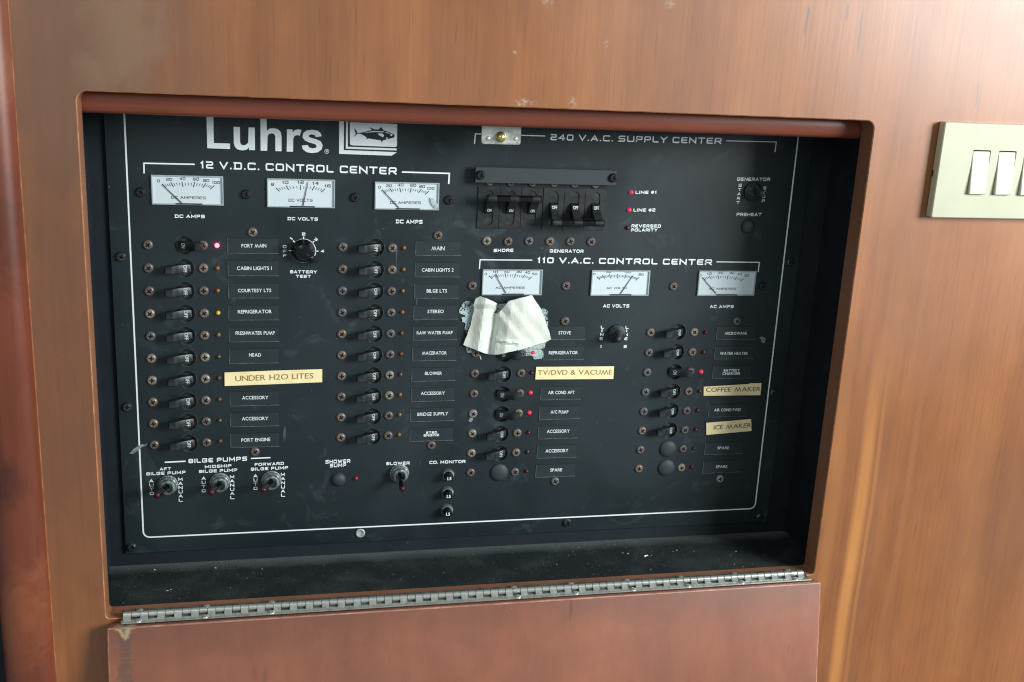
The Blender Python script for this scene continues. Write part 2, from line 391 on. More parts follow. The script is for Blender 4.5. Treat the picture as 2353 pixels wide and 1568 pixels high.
# ------------------------------------------------------------------ lettering
R1 = [(0, 0), (0, 1), (1, 1), (1, 0)]
GL = {'A': (1.2, [[(0, 0), (.5, 1), (1, 0)], [(.2, .3), (.8, .3)]]), 'B': (1.1, ['c', [(0, 0), (0, 1), (1, 1), (1, 0)], [(0, .5), (1, .5)]]),
 'C': (1.15, [[(1, .9), (1, 1), (0, 1), (0, 0), (1, 0), (1, .1)]]), 'D': (1.2, [[(0, 1), (1, 1), (1, 0), (0, 0)], [(.12, 0), (.12, 1)]]), 'E': (1.05, [[(1, 1), (0, 1), (0, 0), (1, 0)], [(0, .5), (.9, .5)]]),
 'F': (1.05, [[(1, 1), (0, 1), (0, 0)], [(0, .48), (.85, .48)]]), 'G': (1.2, [[(1, .8), (1, 1), (0, 1), (0, 0), (1, 0), (1, .5), (.6, .5)]]),
 'H': (1.15, [[(0, 0), (0, 1)], [(1, 0), (1, 1)], [(0, .5), (1, .5)]]), 'I': (.24, [[(.5, 0), (.5, 1)]]), 'J': (1, [[(1, 1), (1, 0), (0, 0), (0, .3)]]),
 'K': (1.1, [[(0, 0), (0, 1)], [(1, 1), (.1, .5), (1, 0)]]), 'L': (1.0, [[(0, 1), (0, 0), (1, 0)]]), 'M': (1.35, [[(0, 0), (0, 1), (.5, .2), (1, 1), (1, 0)]]),
 'N': (1.2, [[(0, 0), (0, 1), (1, 0), (1, 1)]]), 'O': (1.2, ['c', R1]), 'P': (1.1, [[(0, 0), (0, 1), (1, 1), (1, .42), (0, .42)]]),
 'R': (1.15, [[(0, 0), (0, 1), (1, 1), (1, .42), (0, .42)], [(.55, .42), (1, 0)]]), 'S': (1.15, [[(1, 1), (0, 1), (0, .5), (1, .5), (1, 0), (0, 0)]]),
 'T': (1.15, [[(0, 1), (1, 1)], [(.5, 1), (.5, 0)]]), 'U': (1.2, [[(0, 1), (0, 0), (1, 0), (1, 1)]]), 'V': (1.2, [[(0, 1), (.5, 0), (1, 1)]]),
 'W': (1.6, [[(0, 1), (.25, 0), (.5, .85), (.75, 0), (1, 1)]]), 'X': (1.1, [[(0, 0), (1, 1)], [(0, 1), (1, 0)]]), 'Y': (1.15, [[(0, 1), (.5, .45), (1, 1)], [(.5, .45), (.5, 0)]]),
 'Z': (1.1, [[(0, 1), (1, 1), (0, 0), (1, 0)]]), '0': (1.1, ['c', R1]), '1': (.55, [[(.2, .8), (.7, 1), (.7, 0)]]), '2': (1.05, [[(0, 1), (1, 1), (1, .5), (0, .5), (0, 0), (1, 0)]]),
 '3': (1.05, [[(0, 1), (1, 1), (1, 0), (0, 0)], [(.3, .5), (1, .5)]]), '4': (1.1, [[(.75, 0), (.75, 1), (0, .3), (1, .3)]]), '5': (1.05, [[(1, 1), (0, 1), (0, .55), (1, .55), (1, 0), (0, 0)]]),
 '6': (1.05, [[(1, 1), (0, 1), (0, 0), (1, 0), (1, .55), (0, .55)]]), '8': (1.05, ['c', R1, [(0, .5), (1, .5)]]), '.': (.26, [[(.5, 0), (.5, .02)]]),
 '#': (1.0, [[(.25, 0), (.4, 1)], [(.65, 0), (.8, 1)], [(0, .33), (1, .33)], [(0, .67), (1, .67)]])}
def rounded(pts, r, closed):
    out = []; n = len(pts)
    for i, p in enumerate(pts):
        if not closed and i in (0, n-1): out.append(Vector(p)); continue
        a, q, b = Vector(pts[i-1]), Vector(p), Vector(pts[(i+1) % n])
        d1, d2 = (a-q), (b-q); l1, l2 = d1.length, d2.length; d1 /= l1; d2 /= l2
        if abs(d1.dot(d2)) > .35: out.append(q); continue
        rr = min(r, l1*.45, l2*.45)
        out += [q+d1*rr, q+d1*rr*.3+d2*rr*.3, q+d2*rr]
    return out
def ribbon(pts, th, closed=False, ext=0.):
    pts = [Vector(p) for p in pts]; n = len(pts)
    if not closed and ext:
        pts[0] = pts[0]-(pts[1]-pts[0]).normalized()*ext; pts[-1] = pts[-1]+(pts[-1]-pts[-2]).normalized()*ext
    L = []; R = []
    for i in range(n):
        ds = []
        if closed or i > 0: ds.append((pts[i]-pts[i-1]).normalized())
        if closed or i < n-1: ds.append((pts[(i+1) % n]-pts[i]).normalized())
        nn = Vector((0, 0))
        for d in ds: nn += Vector((-d.y, d.x))
        ln = nn.length/len(ds); nn = nn.normalized()*(th/2)/max(.45, ln)
        L.append(pts[i]+nn); R.append(pts[i]-nn)
    return [[R[i], R[(i+1) % n], L[(i+1) % n], L[i]] for i in range(n if closed else n-1)]
def stroke_text(txt, th=.2, wide=1.0, gap=.27, rnd=.15):
    polys = []; s = 0.
    for ch in txt:
        if ch == ' ': s += .62*wide; continue
        w, sts = GL[ch]; w *= wide; closed = False
        for st in sts:
            if st == 'c': closed = True; continue
            pp = [(s+th/2+x*max(0., w-th), th/2+y*(1-th)) for x, y in st]
            polys.append(ribbon(rounded(pp, rnd, closed), th, closed, 0 if closed else th*.48)); closed = False
        s += w+gap
    return polys, s-gap
FONT_CACHE = {}
CHARS = {}
def char_mesh(ch, bold):
    if (ch, bold) not in CHARS:
        cu = bpy.data.curves.new('t', 'FONT'); cu.body = 'W' if ch == 'M' else ch; cu.offset = bold; cu.resolution_u = 3; cu.fill_mode = 'FRONT'
        o = bpy.data.objects.new('t', cu); me = bpy.data.meshes.new_from_object(o)
        vs = [(v.co.x, v.co.y) for v in me.vertices]; fs = [tuple(p.vertices) for p in me.polygons]
        bpy.data.objects.remove(o); bpy.data.meshes.remove(me); bpy.data.curves.remove(cu)
        x0 = min(v[0] for v in vs); x1 = max(v[0] for v in vs)
        if ch == 'M':       # a splayed M with its middle strokes down to the line
            y1 = max(v[1] for v in vs)+min(v[1] for v in vs); vs = [((x0+x1-x)*.86, y1-y) for x, y in vs]
            x0, x1 = min(v[0] for v in vs), max(v[0] for v in vs)
        CHARS[(ch, bold)] = ([(x-x0, y) for x, y in vs], fs, x1-x0)
    return CHARS[(ch, bold)]
def font_text(txt, bold=0.0):
    key = (txt, bold)
    if key not in FONT_CACHE:
        hv = char_mesh('H', bold)[0]; y0 = min(v[1] for v in hv); y1 = max(v[1] for v in hv); vs = []; fs = []; x = 0.
        for ch in txt:
            if ch == ' ': x += .33; continue
            v, f, w = char_mesh(ch, bold); o = len(vs)
            vs += [(a+x, (b-y0)/(y1-y0)) for a, b in v]; fs += [tuple(i+o for i in q) for q in f]; x += w+.075
        x -= .075; FONT_CACHE[key] = ([(a/x, b) for a, b in vs], fs)
    return FONT_CACHE[key]
VP = Vector((718., 9660.))
def world_mesh(name, vs, fs, mat):
    me = bpy.data.meshes.new(name); me.from_pydata([tuple(v) for v in vs], [], fs); me.materials.append(M[mat]); me.update()
    return me
LIFT = .00018
def frame_map(fr, x0, y0, x1, y1, h, Y, rot=False):
    a = Vector(px(fr, x0, y0)); b = Vector(px(fr, x1, y1)); hh = h*FR[fr][2]/1.7357
    def f(s, t, lay=0):
        p = a+(b-a)*s
        if rot: e = (b-a).normalized(); up = Vector((e.y, -e.x))
        else: up = (p-VP).normalized()
        p = p+up*(hh*t); d = ray(p.x, p.y)
        return CAM+d*((Y-lay*2.5e-5-CAM.y)/d.y)
    return f
def stext(txt, fr, x0, y0, x1, y1, h, parent, Y=-LIFT, mat='white', th=.2, wide=1., rot=False, name='lettering', gap=.27):
    polys, tot = stroke_text(txt, th, wide, gap); f = frame_map(fr, x0, y0, x1, y1, h, Y, rot); vs = []; fs = []
    for k, st in enumerate(polys):
        for q in st:
            o = len(vs); vs += [f(p.x/tot, p.y, k % 3) for p in q]; fs.append((o, o+1, o+2, o+3))
    return ob(name, world_mesh(name, vs, fs, mat), parent)
def ftext(txt, fr, x0, y0, x1, y1, h, parent, Y=-LIFT, mat='printdim', bold=.018, rot=False):
    uv, fs = font_text(txt, bold); f = frame_map(fr, x0, y0, x1, y1, h, Y, rot)
    return ob('lettering', world_mesh('lettering', [f(s, t) for s, t in uv], fs, mat), parent)
def vtext(txt, fr, pts, w, h, parent, Y=-LIFT, th=.22):   # stacked letters, one object
    vs = []; fs = []
    n = len(txt)
    for i, ch in enumerate(txt):
        t = i/(n-1) if len(pts) == 2 else 0
        cx, cy = pts[i] if len(pts) == n else (pts[0][0]+(pts[1][0]-pts[0][0])*t, pts[0][1]+(pts[1][1]-pts[0][1])*t)
        ww = w*(.3 if ch == 'I' else .45 if ch == '1' else 1)
        polys, tot = stroke_text(ch, th); f = frame_map(fr, cx-ww/2, cy+h/2, cx+ww/2, cy+h/2, h, Y)
        for k, st in enumerate(polys):
            for q in st:
                o = len(vs); vs += [f(p.x/tot, p.y, k % 3) for p in q]; fs.append((o, o+1, o+2, o+3))
    return ob('lettering', world_mesh('lettering', vs, fs, 'white'), parent)
def flat(name, fr, polys, parent, Y=-LIFT, mat='white'):   # filled outlines drawn on the panel
    vs = []; fs = []
    for k, pl in enumerate(polys):
        pts = [P(fr, x, y, Y-k*3e-5) for x, y in pl]
        for t in geometry.tessellate_polygon([pts]): fs.append(tuple(i+len(vs) for i in t))
        vs += pts
    return ob(name, world_mesh(name, vs, fs, mat), parent)
def line(name, fr, pts, th, parent, Y=-LIFT, mat='white'):
    vs = []; fs = []
    for q in ribbon(pts, th):
        o = len(vs); vs += [P(fr, p.x, p.y, Y) for p in q]; fs.append((o, o+1, o+2, o+3))
    return ob(name, world_mesh(name, vs, fs, mat), parent)

# ================================================================== THE SETTING
WF, WBK = .088, .069            # wall front / back, metres out from the panel face
OX0, OX1, OZ0, OZ1 = -.2690, .3430, -.2143, .1935
def rrect(u0, u1, v0, v1, r, seg=5, rb=None):
    out = []; rb = r if rb is None else rb
    for (cx, cy, a0, q) in ((u0+rb, v0+rb, 180, rb), (u1-rb, v0+rb, 270, rb), (u1-r, v1-r, 0, r), (u0+r, v1-r, 90, r)):
        for k in range(seg+1):
            a = math.radians(a0+90*k/seg); out.append((cx+q*math.cos(a), cy+q*math.sin(a)))
    return out
hole = rrect(OX0, OX1, OZ0, OZ1, .007, rb=.003); hole2 = rrect(OX0-.0007, OX1+.0007, OZ0-.0007, OZ1+.0007, .0077, rb=.0037)
b = MB(); out = [(-.309, -.75), (.95, -.75), (.95, .62), (-.309, .62)]
b.holed(out, [hole2], WF)
b.mat(1)  # paler chamfer: arris highlight put into the colour, along with wear
n = len(hole)
b.add([(x, y, WF) for x, y in hole2]+[(x, y, WF-.0007) for x, y in hole], [(i, (i+1) % n, n+(i+1) % n, n+i) for i in range(n)])
b.mat(2); b.wall(hole, WF-.0007, WBK)
b.mat(0); b.holed(out, [hole], WBK); b.wall(out, WBK, WF)
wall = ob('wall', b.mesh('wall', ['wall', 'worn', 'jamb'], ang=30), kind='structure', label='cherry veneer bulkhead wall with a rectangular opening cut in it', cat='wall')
# black lined box behind the opening
BX0, BX1 = -.2777, .3585
b = MB()
b.holed([(BX0, -.2146), (BX1, -.2146), (BX1, .225), (BX0, .225)], [[(-.255, -.192), (.327, -.192), (.327, .19), (-.255, .19)]], -.003)
for x in (BX0, BX1): b.add([(x, -.2146, -.003), (x, .225, -.003), (x, .225, WBK-.0005), (x, -.2146, WBK-.0005)], [(0, 1, 2, 3)])
b.add([(BX0, .225, -.003), (BX1, .225, -.003), (BX1, .225, WBK-.0005), (BX0, .225, WBK-.0005)], [(0, 1, 2, 3)])
ob('recess_lining', b.mesh('recess_lining', 'lining', smooth=False, fix=False), kind='structure', label='black box lining round the sunken panel', cat='box lining')
b = MB(); b.box(BX0, BX1, -.2226, -.2146, -.003, WBK-.0003)
ledge = ob('ledge', b.mesh('ledge', 'carpet', smooth=False), kind='structure', label='dusty black flocked ledge below the panel', cat='ledge')
b = MB(); b.box(-.62, -.3095, -.75, .62, -.05, .062)  # added dark block, stands in for the darkness left of the post
ob('dark_backing', b.mesh('dark_backing', 'dark', smooth=False), kind='structure', label='dark block added as background behind the rounded corner post', cat='wall')
# rounded corner post
b = MB(); prof = []
for k in range(15):
    a = math.pi*k/14; prof.append((-.3274+.0189*math.cos(a), WF-.004+.016*math.sin(a)**.8))
prof += [(-.3463, .0625), (-.3085, .0625)]
b.extr(prof, -.72, .6)
ob('corner_post', b.mesh('corner_post', 'post'), label='red-brown rounded wooden post along the wall edge', cat='post')
b = MB(); b.box(-.3092, -.3083, -.72, .6, .083, WF+.0006)
ob('worn_edge', b.mesh('worn_edge', 'worn', smooth=False), bpy.data.objects['corner_post'], label='pale worn edge where the varnish has gone')
# rail across the top of the opening
b = MB(); pr = []
for k in range(13):
    a = math.radians(-90+180*k/12); ca_, sa_ = math.cos(a), math.sin(a)
    pr.append((WBK-.0090+.0082*abs(ca_)**.75, .1868+.0100*math.copysign(abs(sa_)**.8, sa_)))
pr += [(.046, .1968), (.046, .1768)]
b.add([(x, z, w) for x in (BX0+.0005, BX1-.0005) for w, z in pr], [(i, (i+1) % 15, 15+(i+1) % 15, 15+i) for i in range(15)]+[tuple(range(15)), tuple(range(15, 30))])
ob('header_rail', b.mesh('header_rail', 'rail', ang=45), label='dark red rounded wooden rail across the top of the opening', cat='rail')

# ================================================================== THE PANEL
panel = empty('distribution_panel', (.036, 0, -.2015), 'black electrical panel with meters, breaker toggles and white printed headings', 'electrical panel')
def colpts(first, last, n, fr0, fr1):
    a = P(fr0, *first); c = P(fr1, *last); return [a+(c-a)*(i/(n-1)) for i in range(n)]
def colrange(p0, i0, p1, i1, n, fr):
    a = P(fr, *p0); c = P(fr, *p1); d = (c-a)/(i1-i0); return [a+d*(i-i0) for i in range(n)]
cols = []
cols.append(dict(n=10, sl=colpts((297, 936), (336, 932), 10, 'a', 'b'), br=[P('e', 690, 745)+(P('b', 552, 922)-P('e', 690, 745))*((i-1)/8) for i in range(10)], sr=colpts((641, 939), (664, 917), 10, 'a', 'b'),
                 led=colpts((730, 940), (749, 908), 10, 'a', 'b'), pl=colpts((957, 942), (968, 902), 10, 'a', 'b'), on={0}, blank=set(), skip=set(), noplate={6}, w=.0405, h=.0122))
cols.append(dict(n=10, sl=colpts((1516, 950), (1504, 886), 10, 'a', 'b'), br=colpts((1720, 953), (1700, 880), 10, 'a', 'b'), sr=colpts((1826, 956), (1800, 874), 10, 'a', 'b'),
                 led=colpts((1899, 955), (1867, 868), 10, 'a', 'b'), pl=colpts((2114, 958), (2071, 866), 10, 'a', 'b'), on=set(), blank=set(), skip=set(), noplate=set(), w=.0385, h=.0120))
cols.append(dict(n=8, sl=colrange((307, 358), 1, (277, 1105), 7, 8, 'd'), br=colrange((480, 490), 2, (455, 1105), 7, 8, 'd'), sr=colrange((600, 356), 1, (553, 1101), 7, 8, 'd'),
                 led=colrange((667, 353), 1, (625, 1096), 7, 8, 'd'), pl=colrange((867, 232), 0, (809, 1092), 7, 8, 'd'), on={1, 3, 4}, blank={7}, skip={0}, noplate={2}, w=.0375, h=.0120))
cols.append(dict(n=8, sl=colrange((1402, 229), 0, (1328, 1081), 7, 8, 'd'), br=colrange((1574, 227), 0, (1500, 1075), 7, 8, 'd'), sr=colrange((1675, 227), 0, (1594, 1074), 7, 8, 'd'),
                 led=colrange((1744, 228), 0, (1660, 1069), 7, 8, 'd'), pl=colrange((1938, 232), 0, (1848, 1068), 7, 8, 'd'), on={2}, blank={6, 7}, skip=set(), noplate={3, 5}, w=.0385, h=.0120))
# face plate with a hole for every breaker
PL = (-.2640, .3365, -.2015, .206)
holes = []
for c in cols:
    for i in range(c['n']):
        if i in c['skip'] or i in c['blank']: continue
        p = c['br'][i]; holes.append([(p.x+.0078*math.cos(2*math.pi*k/28), p.z+.0078*math.sin(2*math.pi*k/28)) for k in range(28)])
b = MB(); o4 = [(PL[0], PL[2]), (PL[1], PL[2]), (PL[1], PL[3]), (PL[0], PL[3])]
b.holed(o4, holes, 0.); b.wall(o4, -.0029, 0.)
ob('faceplate', b.mesh('faceplate', 'panel', smooth=False, fix=False), panel)
# shared meshes ------------------------------------------------------
def lathe_me(name, prof, mat, seg=24):
    b = MB(); b.lathe(prof, seg); return b.mesh(name, mat)
cup_me = lathe_me('breaker', [(.0080, 0), (.0080, .0003), (.0076, .0003), (.00745, -.0040), (.0001, -.0040)], 'cup', 32)
def toggle_me(sgn):
    pts = [(.0052, -.0036), (.0050, .0002), (.0036, .0012), (-.0016, .0036), (-.0058, .0064), (-.0078, .0088), (-.0098, .0096), (-.0146, .0092), (-.0154, .0080), (-.0150, .0058), (-.0100, .0042), (-.0056, .0008), (-.0052, -.0036)]
    b = MB(); b.extr([(x*sgn, w) for x, w in pts], -.0032, .0032, .0005)
    return b.mesh('toggle', 'plastic', ang=30)
TOFF, TON = toggle_me(1), toggle_me(-1)
def flag_fix(txt, sgn):
    # letters turned 90 degrees: their tops point right
    uv, fs = font_text(txt, .012)
    a = Vector((.0036, .0012)); c = Vector((-.0016, .0036)); d = c-a; nrm = Vector((d.y, -d.x)).normalized()
    if nrm.y < 0: nrm = -nrm
    hz = .0060 if txt == 'OFF' else .0040; vs = []
    for s, t in uv:
        k = .88-.56*t if sgn > 0 else .32+.56*t
        q = a+d*k+nrm*.00015
        vs.append((q.x*sgn, -q.y, (.5-s)*hz))
    return world_mesh('lettering', vs, fs, 'flag')
WOFF, WON = flag_fix('OFF', 1), flag_fix('ON', -1)
def screw_mesh(mat, rad=.0041, hgt=.0016):
    b = MB(); k = rad/.0041
    circ = [(.0029*k*math.cos(2*math.pi*i/24), .0029*k*math.sin(2*math.pi*i/24)) for i in range(24)]
    a, l = .00062*k, .0021*k
    cross = [(a, a), (l, a*.8), (l, -a*.8), (a, -a), (a*.8, -l), (-a*.8, -l), (-a, -a), (-l, -a*.8), (-l, a*.8), (-a, a), (-a*.8, l), (a*.8, l)]
    b.holed(circ, [cross], hgt)
    b.lathe([(rad, 0), (rad, .0003), (.0037*k, hgt*.66), (.0029*k, hgt)], 24, close=False)
    b.mat(1); b.wall(cross, hgt, hgt-.0012, True); b.add([(x, y, hgt-.0012) for x, y in cross], [tuple(range(12))])
    return b.mesh('screw', [mat, 'grime'], ang=50, fix=False)
SCR = [screw_mesh('scr%d' % i) for i in range(4)]
SCRK = screw_mesh('scrk', .0040, .0022); SCRC = screw_mesh('scrc', .0040, .0024)
rs = random.Random(3)
def screw(p, me=None):
    me = me or SCR[rs.choice((0, 0, 0, 1, 1, 2, 3))]
    return ob('screw', me, panel, (p.x, p.y-.0001, p.z), rs.uniform(0, 1.57))
LED = {k: lathe_me('indicator_lamp', [(.0019, 0), (.0018, .0008), (.0016, .0015), (.0012, .0020), (.0006, .0023), (.00005, .0024)], k, 16) for k in ('ledlit', 'ledon', 'ledoff', 'ledred', 'ledamb', 'ledyel', 'ledbrn')}
CAPM = lathe_me('blank_cap', [(.0084, 0), (.0084, .0004), (.0080, .0011), (.0066, .0019), (.0045, .0026), (.0022, .0029), (.00005, .0030)], 'cap', 32)
def plate_mesh(w, h):
    b = MB(); b.prism([(-w/2, -h/2), (w/2, -h/2), (w/2, h/2), (-w/2, h/2)], 0, .0005)
    b.mat(1)   # raised chipped lip, light on lower and left edge put into its colour
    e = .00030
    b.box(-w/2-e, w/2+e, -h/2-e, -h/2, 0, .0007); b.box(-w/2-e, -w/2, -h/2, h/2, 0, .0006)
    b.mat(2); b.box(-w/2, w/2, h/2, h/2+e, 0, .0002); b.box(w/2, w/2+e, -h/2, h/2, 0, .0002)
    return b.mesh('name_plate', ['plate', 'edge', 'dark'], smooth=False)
names = [
 ['PORT MAIN', 'CABIN LIGHTS 1', 'COURTESY LTS', 'REFRIGERATOR', 'FRESHWATER PUMP', 'HEAD', None, 'ACCESSORY', 'ACCESSORY', 'PORT ENGINE'],
 ['MAIN', 'CABIN LIGHTS 2', 'BILGE LTS', 'STEREO', 'RAW WATER PUMP', 'MACERATOR', 'BLOWER', 'ACCESSORY', 'BRIDGE SUPPLY', None],
 ['STOVE', 'REFRIGERATOR', None, 'AIR COND AFT', 'A/C PUMP', 'ACCESSORY', 'ACCESSORY', 'SPARE'],
 ['MICROWAVE', 'WATER HEATER', 'BATTERY|CHARGER', None, 'AIR COND FWD', None, 'SPARE', 'SPARE']]
boxes = [
 [('a', 883, 953, 1038, 953, 22), ('a', 855, 1094, 1072, 1094, 22), ('a', 861, 1233, 1069, 1232, 21), ('a', 860, 1366, 1072, 1364, 22), ('a', 846, 1500, 1091, 1498, 22), ('b', 931, 381, 1006, 381, 21), None, ('b', 887, 649, 1051, 647, 21), ('b', 886, 780, 1050, 778, 21), ('b', 882, 914, 1063, 909, 21)],
 [('a', 2071, 970, 2153, 971, 25), ('a', 2011, 1104, 2209, 1104, 21), ('a', 2041, 1235, 2168, 1235, 21), ('a', 2046, 1364, 2147, 1363, 21), ('a', 1979, 1497, 2203, 1495, 20), ('b', 2012, 369, 2166, 368, 20), ('b', 2030, 496, 2136, 495, 20), ('b', 2005, 621, 2154, 619, 20), ('b', 1983, 752, 2175, 747, 20), None],
 [('d', 827, 242, 903, 242, 20), ('d', 766, 367, 947, 366, 20), None, ('d', 762, 616, 926, 615, 20), ('d', 778, 737, 888, 737, 20), ('d', 754, 859, 896, 856, 20), ('d', 746, 981, 887, 978, 20), ('d', 775, 1100, 849, 1098, 19)],
 [('d', 1867, 244, 2004, 244, 18), ('d', 1836, 370, 2010, 370, 18), None, None, ('d', 1800, 724, 1966, 722, 18), None, ('d', 1821, 961, 1893, 960, 17), ('d', 1811, 1078, 1882, 1077, 17)]]
ledkind = [['ledlit', 'ledamb', 'ledamb', 'ledyel', 'ledamb', 'ledbrn', 'ledbrn', 'ledbrn', 'ledbrn', 'ledbrn'],
           ['ledamb']*4+['ledbrn', 'ledbrn', 'ledbrn', 'ledamb', 'ledamb', 'ledamb'],
           ['ledoff', 'ledon', 'ledoff', 'ledon', 'ledon', 'ledoff', 'ledoff', 'ledoff'],
           ['ledoff', 'ledoff', 'ledon', 'ledoff', 'ledoff', 'ledoff', 'ledoff', 'ledoff']]
for ci, c in enumerate(cols):
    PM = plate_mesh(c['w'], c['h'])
    for i in range(c['n']):
        if i not in c['skip']:
            screw(c['sl'][i]); screw(c['sr'][i])
            ob('indicator_lamp', LED[ledkind[ci][i]], panel, c['led'][i],
               label='glowing red indicator lamp' if ledkind[ci][i] in ('ledlit', 'ledon') else None)
            if i in c['blank']: ob('blank_cap', CAPM, panel, c['br'][i])
            else:
                on = i in c['on']
                br = ob('breaker', cup_me, panel, c['br'][i], label='breaker with its toggle thrown right to ON' if on else None)
                tw = rs.uniform(-.045, .045)
                for nm_, me_ in (('toggle', TON if on else TOFF), ('lettering', WON if on else WOFF)): local(nm_, me_, br).rotation_euler[2] = tw
        if i not in c['noplate']:
            pp = c['pl'][i]
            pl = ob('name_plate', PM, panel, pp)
            nm, bxs = names[ci][i], boxes[ci][i]
            if bxs: ftext(nm, *bxs, pl, Y=-.0007, bold=0. if nm == 'MAIN' else .010)
            elif nm: 
                ftext('BATTERY', 'd', 1860, 476, 1960, 474, 16, pl, Y=-.0007); ftext('CHARGER', 'd', 1851, 496, 1964, 494, 17, pl, Y=-.0007)
            elif ci == 1:
                stext('STBD', 'b', 2037, 864, 2105, 862, 14, pl, Y=-.0007, th=.24); stext('ENGINE', 'b', 2022, 881, 2118, 878, 14, pl, Y=-.0007, th=.24)
for x, y in ((580, 534), (1006, 541), (586, 1038), (991, 1023), (1298, 738), (1275, 1106), (1085, 657), (1300, 657), (1547, 658),
             (1118, 554), (1167, 555), (1215, 554), (1263, 555), (1310, 555), (1358, 556), (1693, 738), (1654, 1100)):
    screw(P('D', x, y))
for x, y in ((323, 442), (565, 447), (815, 454), (1031, 460), (1752, 658)): screw(P('D', x, y), SCRK)
for x, y in ((278, 590), (292, 935), (303, 1257), (1303, 1201), (1745, 1188), (1778, 902), (1816, 602)): screw(P('D', x, y), SCRC)

M['pale'] = plain('whitish_corroded_metal', lin(196, 206, 202), .4, .4, var=.3, dirt=lin(90, 98, 98), dirt_amt=.6)
ob('screw', lathe_me('screw', [(.0042, 0), (.0042, .0008), (.0036, .0014), (.0028, .0012), (.0022, .0002), (.00005, 0)], 'pale', 24), panel, P('D', 828, 1225), label='pale corroded screw hole rim')
# printed headings and lines ------------------------------------------
T = lambda *a, **k: stext(*a, panel, **k)
T('12 V.D.C. CONTROL CENTER', 'a', 625, 458, 1853, 498, 46, th=.21)
T('240 V.A.C. SUPPLY CENTER', 'c', 728, 117, 1730, 140, 36, th=.2)
T('110 V.A.C. CONTROL CENTER', 'c', 650, 838, 1674, 850, 34, th=.22)
T('BILGE PUMPS', 'h', 752, 268, 1668, 228, 66, th=.235)
for t, x0, y0, x1, y1, h in (('AFT', 303, 383, 478, 375, 46), ('BILGE PUMP', 93, 460, 705, 432, 48), ('MIDSHIP', 1008, 347, 1423, 328, 46),
                             ('BILGE PUMP', 917, 422, 1513, 396, 48), ('FORWARD', 1787, 312, 2243, 292, 46), ('BILGE PUMP', 1728, 386, 2308, 360, 48)):
    T(t, 'h', x0, y0, x1, y1, h, th=.235)
T('SHOWER', 'b', 1408, 1051, 1563, 1045, 23, th=.235); T('SUMP', 'b', 1436, 1074, 1537, 1070, 22, th=.235)
T('BLOWER', 'j', 943, 298, 1308, 288, 48, th=.235); T('CO. MONITOR', 'j', 1617, 278, 2180, 262, 46, th=.235)
T('DC AMPS', 'i', 458, 900, 930, 905, 52, th=.235); T('DC VOLTS', 'k', 508, 110, 1220, 124, 74, th=.235); T('DC AMPS', 'a', 1848, 802, 2015, 805, 24, th=.235)
T('BATTERY', 'k', 570, 1355, 1195, 1360, 72, th=.235); T('TEST', 'k', 705, 1458, 1055, 1460, 66, th=.235)
T('SHORE', 'f', 425, 1435, 733, 1432, 50, th=.235); T('GENERATOR', 'f', 1303, 1443, 1830, 1447, 50, th=.235)
T('LINE #1', 'c', 1227, 432, 1350, 432, 18, th=.22); T('LINE #2', 'c', 1215, 536, 1343, 536, 18, th=.22)
T('REVERSED', 'c', 1203, 629, 1375, 630, 18, th=.235); T('POLARITY', 'c', 1201, 653, 1355, 653, 18, th=.235)
T('GENERATOR', 'q', 388, 322, 905, 326, 54, th=.22); T('PREHEAT', 'q', 380, 872, 770, 874, 52, th=.22)
T('AC VOLTS', 'c', 1037, 1099, 1190, 1099, 19, th=.235); T('AC AMPS', 'c', 1663, 1102, 1802, 1102, 18, th=.235)
V = lambda *a, **k: vtext(*a, panel, **k)
V('AUTO', 'h', ((172, 543), (180, 740)), 66, 48); V('MANUAL', 'h', ((626, 518), (632, 845)), 66, 48)
V('AUTO', 'h', ((990, 503), (992, 698)), 64, 48); V('MANUAL', 'h', ((1433, 480), (1437, 805)), 66, 48)
V('AUTO', 'h', ((1800, 465), (1800, 660)), 62, 48); V('MANUAL', 'h', ((2228, 443), (2230, 768)), 62, 48)
V('OFF', 'k', ((442, 730), (447, 838), (447, 940)), 84, 68, th=.2)
V('START', 'q', ((437, 390), (403, 660)), 50, 46); V('STOP', 'q', ((822, 432), (798, 635)), 46, 46)
V('LINE1', 'n', ((183, 192), (178, 235), (177, 280), (170, 328), (165, 420)), 38, 34)
V('LINE2', 'n', ((472, 195), (468, 235), (464, 280), (458, 328), (450, 420)), 36, 34)
T('2', 'k', 846, 470, 928, 470, 70, th=.24); T('4', 'k', 1288, 868, 1368, 868, 64, th=.24); T('3', 'k', 1128, 562, 1186, 608, 62, th=.24, rot=True)
L = lambda *a: line('printed_line', *a, panel)
L('k', [(566, 518), (630, 562)], 24)
L('a', [(274, 490), (273, 426), (590, 433)], 9); L('a', [(1886, 481), (2183, 490), (2179, 556)], 9)
L('c', [(283, 140), (288, 80), (698, 93)], 6); L('c', [(1760, 121), (2053, 128), (2046, 187)], 5.5)
L('c', [(312, 873), (316, 819), (622, 821)], 6); L('c', [(1702, 831), (1954, 834), (1947, 890)], 6)
L('h', [(380, 253), (706, 237)], 21); L('h', [(1730, 193), (2033, 180)], 19)
arc = [(885+283*math.cos(math.radians(a)), 832-275*math.sin(math.radians(a))) for a in range(-24, 137, 8)]
L('k', arc, 22)
arc = [(885+275*math.cos(math.radians(a)), 832-265*math.sin(math.radians(a))) for a in range(160, 302, 8)]
L('k', arc, 16)
L('k', [(886, 495), (886, 612)], 27); L('k', [(1135, 600), (1050, 678)], 24); L('k', [(1132, 835), (1232, 835)], 22); L('k', [(538, 824), (606, 824)], 18); L('k', [(640, 590), (692, 634)], 26)
